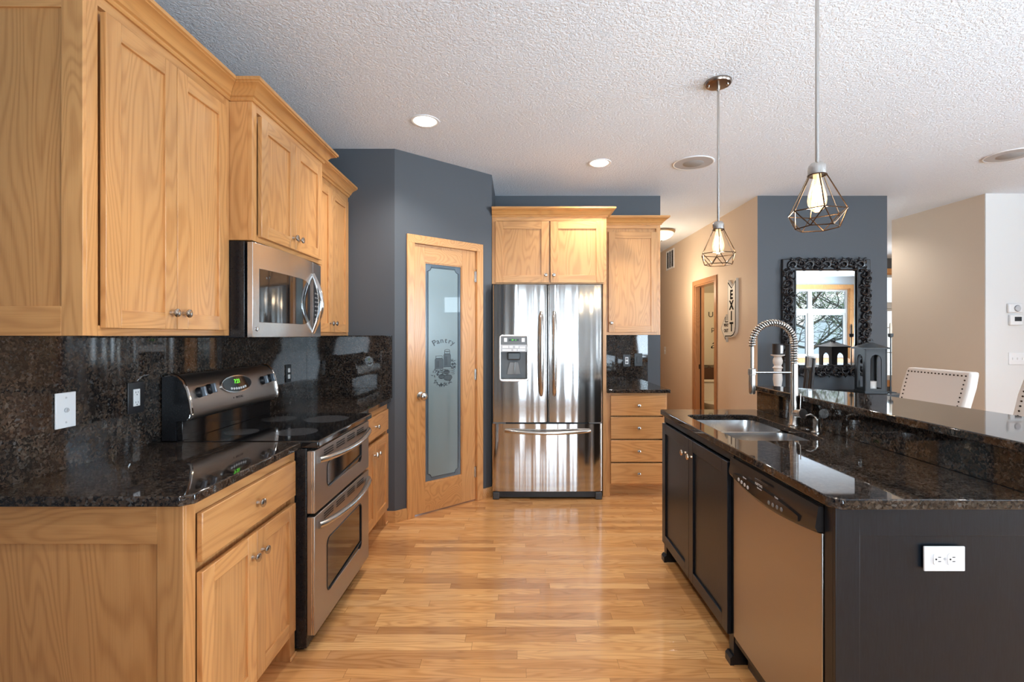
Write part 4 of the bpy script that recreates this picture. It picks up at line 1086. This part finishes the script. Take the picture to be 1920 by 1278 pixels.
MB().lathe([(0, -.001), (.165, -.001), (.172, -.012), (.165, -.030), (.150, -.036), (0, -.036)], n=40).build('metal_pan', plain('satin_bronze_pan', (.45, .33, .22), .3, 1), t, smooth=40)
MB().lathe([(.0, -.036), (.150, -.037), (.140, -.065), (.11, -.095), (.06, -.118), (.012, -.127), (0, -.128)], n=40).build('glass_bowl', DOME, t, smooth=60)
MB().lathe([(0, -.127), (.009, -.128), (.007, -.140), (0, -.143)], n=12).build('finial', BRONZE, t)
point('hall_glow', (1.85, 6.37, 1.95), 13, (1, .82, .60), .12)
point('bath_glow', (2.95, 6.3, 2.3), 12, (1, .78, .52), .08)
point('entry_glow', (6.2, 7.2, 2.3), 15, (1, .9, .8), .08)
spot('downlight_or_fill_beam', (3.95, 5.9, CEIL-.03), 15, WARM, 150, .7, .05)  # added spot with no fixture, brightens the beige closet wall

# vent and switches in the hall ------------------------------------------
t = thing('return_air_vent', 'white return air grille high on the hall wall', 'vent'); t.matrix_world = face_mx(2.3455, 7.53, 2.545)
mb = MB(); w, h_ = .165, .125
for a, b, c, d in ((-w-.025, -w, -h_-.025, h_+.025), (w, w+.025, -h_-.025, h_+.025), (-w, w, h_, h_+.025), (-w, w, -h_-.025, -h_), (-.058, -.048, -h_, h_), (.048, .058, -h_, h_)): mb.box(a, b, -.009, -.0005, c, d)
mb.build('vent_frame', WPLA, t)
MB().box(-w, w, -.003, -.0005, -h_, h_).build('vent_back', BLKPL, t)
mb = MB()
for k in range(9): mb.box(-w, w, -.006, -.0035, -h_+.008+k*.027, -h_+.014+k*.027)
mb.build('louvres', GREYP, t)
def sw1(t_): MB().box(-.005, .005, -.014, -.005, -.010, .010).build('toggle', WPLA, t_)
plate_thing('light_switch', 'small white switch on the beige hall wall', 'switch', face_mx(2.3455, 7.80, 1.135), .075, .12, WPLA, sw1)
# thermostats and switches on the white wall -------------------------------
t = thing('thermostat', 'white dial timer, the upper of two controls on the white wall', 'thermostat'); t.matrix_world = face_y(4.778, 4.7115, 1.636)
MB().box(-.068, .068, -.028, -.0005, -.045, .045).build('housing', WPLA, t, bevel=.01, seg=3)
MB().lathe([(0, 0), (.028, 0), (.026, .008), (0, .009)], (.012, -.028, -.003), '-Y', 28).build('dial', LGREY, t)
mb = MB(); mb.tube([(.012+.029*math.cos(2*PI*k/24), -.0285, -.003+.029*math.sin(2*PI*k/24)) for k in range(25)], .003, 6); mb.build('dial_ring', GREYP, t)
t = thing('thermostat', 'white thermostat with a dark screen below the dial timer', 'thermostat'); t.matrix_world = face_y(4.786, 4.7115, 1.522)
MB().box(-.060, .060, -.026, -.0005, -.050, .048).build('housing', WPLA, t, bevel=.006, seg=3)
MB().box(-.020, .046, -.0275, -.0255, -.012, .030).build('screen', BLKPL, t)
def sw3(t_):
    for k in (-2, -1, 0, 1): MB().box(k*.046+.018, k*.046+.028, -.015, -.005, -.011, .011).build('toggle', WPLA, t_)
plate_thing('light_switch', 'wide white multi-toggle switch plate on the white wall', 'switch', face_y(4.835, 4.7115, 1.150), .21, .115, WPLA, sw3)

# EXIT sign ----------------------------------------------------------------
t = thing('exit_arrow_sign', 'white arrow sign reading EXIT upright on the beige hall wall', 'sign'); t.matrix_world = face_mx(2.3455, 0, 0)
def yx(px): return -(915*2.346/(px-972))
shaft = [(-5.41, 1.985), (-5.305, 1.905), (-5.197, 1.985), (-5.197, 1.47), (-5.215, 1.41), (-5.26, 1.368), (-5.32, 1.352), (-5.455, 1.352), (-5.475, 1.298), (-5.60, 1.455), (-5.475, 1.618), (-5.455, 1.54), (-5.41, 1.54)]
shaft[8] = (-5.457, 1.30); shaft[10] = (-5.457, 1.61)
SGW = plain('aged_white_enamel', (.74, .72, .66), .5)
MB().prism(shaft, -.026, -.001, plane='XZ').build('sign_board', SGW, t)
cx = sum(p[0] for p in shaft)/len(shaft)
def inset_poly(poly, dist):
    n = len(poly); out = []
    area2 = sum(poly[i][0]*poly[(i+1) % n][1]-poly[(i+1) % n][0]*poly[i][1] for i in range(n)); sg = 1 if area2 > 0 else -1
    for i in range(n):
        p0, p1, p2 = Vector(poly[i-1]), Vector(poly[i]), Vector(poly[(i+1) % n]); d1, d2 = (p1-p0).normalized(), (p2-p1).normalized()
        n1, n2 = Vector((-d1.y, d1.x))*sg, Vector((-d2.y, d2.x))*sg; k = 1+n1.dot(n2); m_ = (n1+n2)/max(.35, k); out.append(tuple(p1+m_*dist))
    return out
MB().prism(inset_poly(shaft, .010), -.028, -.0255, plane='XZ').build('black_outline', INK, t)
MB().prism(inset_poly(shaft, .021), -.030, -.0275, plane='XZ').build('sign_face', SGW, t)
mb = MB()
for ch, z in (('E', 1.812), ('X', 1.698), ('I', 1.582), ('T', 1.462)): mb.mesh(text_mesh(ch, .135, .001, offset=.005), at_front(-5.303, -.0315, z))
mb.build('exit_lettering', INK, t, smooth=0)
MB().mesh(text_mesh('WAY', .052, .001, offset=.001), at_front(-5.44, -.031, 1.487)).mesh(text_mesh('OUT', .052, .001, offset=.001), at_front(-5.44, -.031, 1.425)).build('small_lettering', INK, t, smooth=0)

# bathroom glimpse -----------------------------------------------------------
t = thing('wall_picture', 'tall cream canvas with dark script on the bathroom wall', 'picture', (2.98, 7.6195, 1.475))
MB().box(-.30, .30, -.03, -.0005, -.56, .56).build('canvas', plain('cream_canvas', (.72, .66, .50), .8), t)
for word, sz, x, z, sh in (('Us', .12, .035, .22, 0), ('p', .11, .045, .0, 0), ('a', .20, .045, -.24, .4)): MB().mesh(text_mesh(word, sz, .001, shear=sh), at_front(x, -.031, z)).build('script_word', INK, t, smooth=0)
t = thing('toilet', 'white toilet seen through the hall doorway', 'toilet', (2.93, 7.60, 0.006))
MB().box(-.22, .22, -.20, -.01, .36, .66).build('tank', plain('toilet_china', (.78, .72, .60), .2), t, bevel=.03, seg=3)
MB().box(-.235, .235, -.215, -.005, .66, .70).build('tank_lid', plain('toilet_china_lid', (.78, .72, .60), .2), t, bevel=.012, seg=3)
mb = MB(); mb.rings([[(a*sx_, -.42+b*sy_, z) for a, b in [(math.cos(2*PI*k/24), math.sin(2*PI*k/24)) for k in range(24)]] for sx_, sy_, z in ((.12, .17, 0), (.11, .18, .12), (.14, .22, .25), (.19, .26, .36), (.195, .265, .38))]); mb.box(-.10, .10, -.25, -.02, .0, .37); mb.build('toilet_bowl', plain('toilet_china_bowl', (.78, .72, .60), .2), t, smooth=60)
mb = MB(); mb.tube([(-.18, -.205, .60), (-.12, -.225, .60)], .008, 8); mb.build('flush_lever', CHROME, t)
t = thing('basket', 'dark brown woven basket on top of the toilet tank', 'basket', (2.93, 7.495, .7065))
BSK = plain('brown_wicker', (.11, .05, .025), .7, bump=1, bscale=120)
mb = MB(); mb.rings([[(a, b, z) for a, b in rrect(-w_, w_, -d_, d_, .03)] for w_, d_, z in ((.16, .07, 0), (.18, .085, .10), (.185, .09, .17), (.17, .075, .17), (.15, .06, .02))], cap1=True); mb.build('basket_body', BSK, t, smooth=40)
MB().lathe([(0, .02), (.04, .02), (.05, .10), (.02, .19), (0, .21)], n=16).build('rolled_towel', plain('dark_towel', (.10, .06, .04), .9), t)

# ================================================================== MIRROR
mx0, mx1, mz0, mz1 = 2.552, 3.452, .970, 2.138
gx0, gx1, gzb, gzt = 2.697, 3.302, 1.078, 2.012
t = thing('wall_mirror', 'mirror in a black carved scroll frame on the slate wall', 'mirror', ((mx0+mx1)/2, 4.7875, (mz0+mz1)/2)); cx, cz = (mx0+mx1)/2, (mz0+mz1)/2
MB().box(gx0-cx-.01, gx1-cx+.01, -.022, -.004, gzb-cz-.01, gzt-cz+.01).build('mirror_glass', MIRROR, t, smooth=0)
mb = MB(); a0, a1, c0, c1 = mx0-cx+.022, mx1-cx-.022, mz0-cz+.022, mz1-cz-.022; i0, i1, j0, j1 = gx0-cx, gx1-cx, gzb-cz, gzt-cz
for a, b, c, d in ((a0, i0, c0, c1), (i1, a1, c0, c1), (i0, i1, j1, c1), (i0, i1, c0, j0)): mb.box(a, b, -.035, -.0005, c, d)
mb.build('frame_backing', BLACKM, t, bevel=.006)
mb = MB(); p = [(i0, j0), (i1, j0), (i1, j1), (i0, j1)]
for q0, q1 in zip(p, p[1:]+p[:1]): mb.tube([(q0[0], -.038, q0[1]), (q1[0], -.038, q1[1])], .007, 8)
mb.build('inner_bead', BLACKM, t)
def scroll(mb, x, z, r, a0, turn, sgn, tk):
    pts, rr = [], []; n = 22
    for k in range(n+1):
        u = k/n; a = a0+sgn*turn*u; rad = r*(1-.80*u)
        pts.append((x+rad*math.cos(a), -.036-.016*math.sin(PI*min(1, u*1.2)), z+rad*math.sin(a))); rr.append(tk*(.30+.70*math.sin(PI*min(1, .12+u*.8))))
    mb.tube(pts, rr, 6)
    mb.lathe([(0, 0), (tk*1.2, .004), (tk*.9, .012), (0, .015)], (x, -.038, z), '-Y', 8)
def frond(mb, x, z, a, l, w_):
    pts = [(x+l*u*math.cos(a+.6*u), -.036-.014*math.sin(PI*u), z+l*u*math.sin(a+.6*u)) for u in (0, .25, .5, .75, 1)]
    mb.tube(pts, [w_*.5, w_, w_*.9, w_*.6, w_*.15], 6)
rnd = random.Random(11); bw = .062
def run(mb, p0, p1, nrm):
    L = (Vector(p1)-Vector(p0)).length; n = max(2, round(L/.082)); d = (Vector(p1)-Vector(p0)).normalized(); ang = math.atan2(d.y, d.x)
    for k in range(n):
        s_ = (k+.5)/n*L; q = Vector(p0)+d*s_; sg = 1 if k % 2 else -1
        c = q+Vector(nrm)*(.012*sg)
        scroll(mb, c.x, c.y, .052, ang+sg*2.4, 6.6, sg, .0115)
        c2 = q+Vector(nrm)*(-.030*sg)+d*.045
        scroll(mb, c2.x, c2.y, .032, ang-sg*1.2, 5.5, -sg, .0085)
        for j in range(3): frond(mb, q.x+Vector(nrm).x*.028+d.x*(j-1)*.02, q.y+Vector(nrm).y*.028+d.y*(j-1)*.02, math.atan2(nrm[1], nrm[0])+(j-1)*.6+rnd.uniform(-.3, .3), rnd.uniform(.030, .046), .009)
        for j in range(3): scroll(mb, q.x+d.x*rnd.uniform(-.04, .04)+nrm[0]*(j-1)*.034, q.y+d.y*rnd.uniform(-.04, .04)+nrm[1]*(j-1)*.034, rnd.uniform(.016, .024), rnd.uniform(0, 6.28), 4.6, rnd.choice((-1, 1)), .0065)
        frond(mb, q.x-d.x*.03, q.y-d.y*.03, ang+sg*.9, .05, .0075)
mxm, mxM, mzm, mzM = (a0+i0)/2-.006, (a1+i1)/2+.006, (c0+j0)/2-.004, (c1+j1)/2+.004
for nm, p0_, p1_, nn_ in (('carved_scrollwork', (mxm, mzM), (mxM, mzM), (0, 1)), ('carved_scrollwork', (mxM, mzm), (mxm, mzm), (0, -1)), ('carved_scrollwork', (mxm, mzm+.06), (mxm, mzM-.06), (-1, 0)), ('carved_scrollwork', (mxM, mzM-.06), (mxM, mzm+.06), (1, 0))):
    mb = MB(); run(mb, p0_, p1_, nn_); mb.build(nm, BLACKM, t, smooth=60, merge=False)

# ================================================================== CONSOLE AND WHAT STANDS ON IT
CT = .845
t = thing('console_table', 'black console table against the slate wall below the mirror', 'table', (2.93, 4.55, 0))
MB().box(-.56, .56, -.20, .20, CT-.03, CT).build('table_top', BLKPL, t, bevel=.003)
MB().box(-.52, .52, -.17, .17, CT-.12, CT-.0305).build('apron', BLKPL, t)
for sx_ in (-1, 1):
    for sy_ in (-1, 1): MB().box(min(sx_*.53, sx_*.48), max(sx_*.53, sx_*.48), min(sy_*.18, sy_*.13), max(sy_*.18, sy_*.13), 0, CT-.121).build('leg', BLKPL, t)
LANT = plain('black_lantern_metal', (.040, .048, .056), .45)
def lantern(x, y, rot, w, h, label):
    t = thing('candle_lantern', label, 'lantern', (x, y, CT+.0005), rot)
    b = w/2; zr = h*.85
    MB().box(-b-.006, b+.006, -b-.006, b+.006, 0, .022).build('lantern_base', LANT, t, bevel=.003)
    for k in range(4):      # four sides with arched openings
        M_ = Matrix.Rotation(k*PI/2, 4, 'Z'); ow = b*.52; zt = zr-.055
        arch_ = [(-ow, .045), (ow, .045)]+[(ow*math.cos(PI*q/10), zt-ow+ow*1.1*math.sin(PI*q/10)) for q in range(11)]
        m_ = MB(M_).plate([(-b, .022), (b, .022), (b, zr), (-b, zr)], [arch_], -b, -b+.010)
        for v in m_.bm.verts:
            co = M_.inverted() @ v.co; v.co = M_ @ Vector((co.x, co.z, co.y))
        m_.build('side_panel', LANT, t)
    mb = MB(); e_ = b+.022
    mb.rings([[(sx_*s_, sy_*s_, z) for sx_, sy_ in ((-1, -1), (1, -1), (1, 1), (-1, 1))] for s_, z in ((e_, zr+.0005), (e_, zr+.012), (b*.5, zr+h*.09), (b*.16, zr+h*.13), (b*.16, zr+h*.145))])
    mb.build('lantern_roof', LANT, t)
    mb = MB(); mb.tube([(.022*math.cos(2*PI*q/20), 0, h*1.005+.022*math.sin(2*PI*q/20)) for q in range(21)], .0035, 6); mb.build('hanging_ring', LANT, t)
    return t
lantern(3.245, 4.50, R(-8), .178, .475, 'black metal lantern with arched openings on the console, white candle inside')
def pillar_candle(x, y, z, r, h, label, mat=WAXW):
    t = thing('pillar_candle', label, 'candle', (x, y, z))
    MB().lathe([(0, 0), (r, 0), (r*1.01, h*.9), (r*1.03, h), (r*.85, h-.004), (r*.5, h-.014), (0, h-.016)], n=28).build('candle_wax', mat, t, smooth=50)
    MB().tube([(0, 0, h-.016), (.001, 0, h+.004)], .0012, 6).build('wick', BLKPL, t)
pillar_candle(3.248, 4.495, CT+.0235, .042, .085, 'short white pillar candle inside the black lantern')
t = thing('candlestick', 'white turned wooden candlestick left of the mirror', 'candlestick', (2.402, 4.52, CT+.0005))
MB().lathe([(0, 0), (.055, 0), (.055, .012), (.035, .02), (.028, .03), (.034, .04), (.030, .05), (.036, .09), (.040, .12), (.038, .16), (.032, .20), (.034, .22), (.045, .228), (.036, .238), (.030, .25), (.040, .27), (.042, .295), (.036, .318), (.030, .326), (.036, .334), (.058, .342), (.060, .350), (0, .350)], n=24).build('turned_stick', WASHW, t, smooth=40)
t2 = thing('pillar_candle', 'black pillar candle with a white label on the white candlestick', 'candle', (2.402, 4.52, CT+.351))
MB().lathe([(0, 0), (.045, 0), (.045, .098), (.040, .10), (0, .094)], n=28).build('candle_wax', plain('black_wax', (.02, .015, .015), .5), t2, smooth=50)
mb = MB(); mb.rings([[(.0458*math.cos(a), .0458*math.sin(a), z) for a in [R(-88+46*k/5) for k in range(6)]] + [(.0452*math.cos(a), .0452*math.sin(a), z) for a in [R(-42-46*k/5) for k in range(6)]] for z in (.012, .086)]); mb.build('paper_label', WPLA, t2, smooth=60)
for (x, y, h, label, rr_) in ((2.515, 4.50, .437, 'square black candle stand behind the faucet spring', .035), (3.432, 4.50, .545, 'thin black iron candle stand at the right end of the console', .006)):
    t = thing('candle_stand', label, 'candle holder', (x, y, CT+.0005))
    if rr_ > .02:
        MB().box(-.042, .042, -.042, .042, 0, .02).build('stand_base', LANT, t, bevel=.003); MB().box(-rr_, rr_, -rr_, rr_, .02, h).build('stand_post', LANT, t, bevel=.004)
        MB().box(-.04, .04, -.04, .04, h, h+.012).build('stand_cap', LANT, t, bevel=.003); top_ = h+.012
    else:
        MB().lathe([(0, 0), (.045, 0), (.045, .006), (.010, .012), (.0065, .03), (.005, h-.05), (.006, h-.035), (.020, h-.03), (.022, h), (.012, h), (.012, h-.01), (0, h-.01)], n=16).build('stand_stem', LANT, t, smooth=40); top_ = h-.010
    c_ = thing('taper_candle', 'ivory taper candle in the %s' % ('square black stand behind the faucet' if rr_ > .02 else 'thin iron stand at the right end of the console'), 'candle', (x, y, CT+.0005+top_+.0005))
    MB().lathe([(0, 0), (.0115, 0), (.0105, .09), (.009, .105), (0, .112)], n=14).build('candle_wax', IVORY, c_, smooth=60); MB().tube([(0, 0, .110), (0, 0, .120)], .001, 5).build('wick', BLKPL, c_)
# black chair with a sheer bow in front of the console
t = thing('dining_chair', 'black wooden chair back with a sheer white bow, just right of the faucet', 'chair', (2.385, 4.10, 0), R(66))
for s in (-1, 1):
    MB().tube([(s*.17, 0, 0), (s*.17, .0, .46), (s*.175, -.03, .80), (s*.178, -.06, 1.19)], .016, 8).build('leg', BLKPL, t)
    MB().box(s*.17-.016, s*.17+.016, .36, .39, 0, .45).build('leg', BLKPL, t)
MB().box(-.20, .20, -.01, .41, .44, .475).build('seat', BLKPL, t, bevel=.01)
mb = MB(); mb.box(-.178, .178, -.066, -.040, 1.08, 1.195); mb.build('top_rail', BLKPL, t, bevel=.008)
mb = MB(); mb.box(-.172, .172, -.03, -.010, .70, .74); mb.build('lower_rail', BLKPL, t, bevel=.004)
mb = MB()
for x in (-.09, 0, .09): mb.tube([(x, -.018, .73), (x, -.05, 1.08)], .010, 6)
mb.build('splat', BLKPL, t)

mb = MB(); n = 10
mb.rings([[(-.19+.02*k, -.075-.012*math.sin(k*1.7), 1.205-.010*(k % 3)) , (-.19+.02*k, -.030-.010*math.sin(k*1.3), 1.208), (-.19+.02*k, -.020, 1.12-.012*(k % 2)), (-.19+.02*k, -.085-.008*math.cos(k), 1.12+.010*(k % 3))] for k in range(8)])
SHEER = bpy.data.materials.new('sheer_white_voile'); SHEER.use_nodes = True; h9 = NT(SHEER.node_tree); SHEER.node_tree.nodes.clear()
o9, t9, d9, m9 = h9.n('OutputMaterial'), h9.n('BsdfTransparent'), h9.n('BsdfDiffuse'), h9.n('MixShader'); d9.inputs[0].default_value = (.75, .78, .80, 1); m9.inputs[0].default_value = .25
h9.link(t9.outputs[0], m9.inputs[1]); h9.link(d9.outputs[0], m9.inputs[2]); h9.link(m9.outputs[0], o9.inputs[0])
mb.build('sheer_sash', SHEER, t, smooth=60)

# ================================================================== BAR STOOLS
def stool(x, y, label):
    t = thing('bar_stool', label, 'bar stool', (x, y, 0), 0, 'cream nailhead bar stools')
    # local: seat faces -x; back slab leans towards +x with height
    def bx_(z): return (z-.72)*.27
    mb = MB(); hw = .23; rings = []
    for z in (.70, .78, .88, .98, 1.08, 1.15, 1.168):
        k = 1-.06*max(0, (z-1.10)/.07)**2; w_ = hw*(.94+.06*min(1, (z-.7)/.35))*k
        rings.append([(bx_(z), -w_, z), (bx_(z), w_, z), (bx_(z)+.055, w_, z), (bx_(z)+.055, -w_, z)])
    mb.rings(rings); back = mb.build('backrest', CREAM, t, bevel=.010, seg=3)
    mb = MB()
    def nail(y_, z_): mb.lathe([(0, -.0005), (.0052, -.0005), (.004, -.0035), (0, -.0045)], (bx_(z_), y_, z_), 'X', 6)
    for k in range(17): nail(-.20+.40*k/16, 1.145)
    for s in (-1, 1):
        for k in range(1, 17): z_ = 1.145-.024*k; nail(s*(.20-.006*k/16), z_)
    mb.build('nailhead_trim', NAIL, back)
    MB().box(-.42, .045, -.22, .22, .62, .70).build('seat', CREAM, t, bevel=.02, seg=3)
    for a, b in ((-.38, -.19), (-.38, .19), (.02, -.19), (.02, .19)): MB().tube([(a, b, .62), (a*1.05+(.03 if a > 0 else -.01), b*1.05, 0)], [.022, .015], 8).build('leg', plain('espresso_leg', (.03, .018, .012), .35), t)
    mb = MB(); mb.tube([(-.385, -.195, .20), (-.385, .195, .20)], .012, 8); mb.build('footrest', NICKEL, t)
stool(2.385, 2.925, 'cream upholstered bar stool behind the bar in front of the beige wall')
stool(2.385, 2.20, 'cream upholstered bar stool at the right edge in front of the white wall')
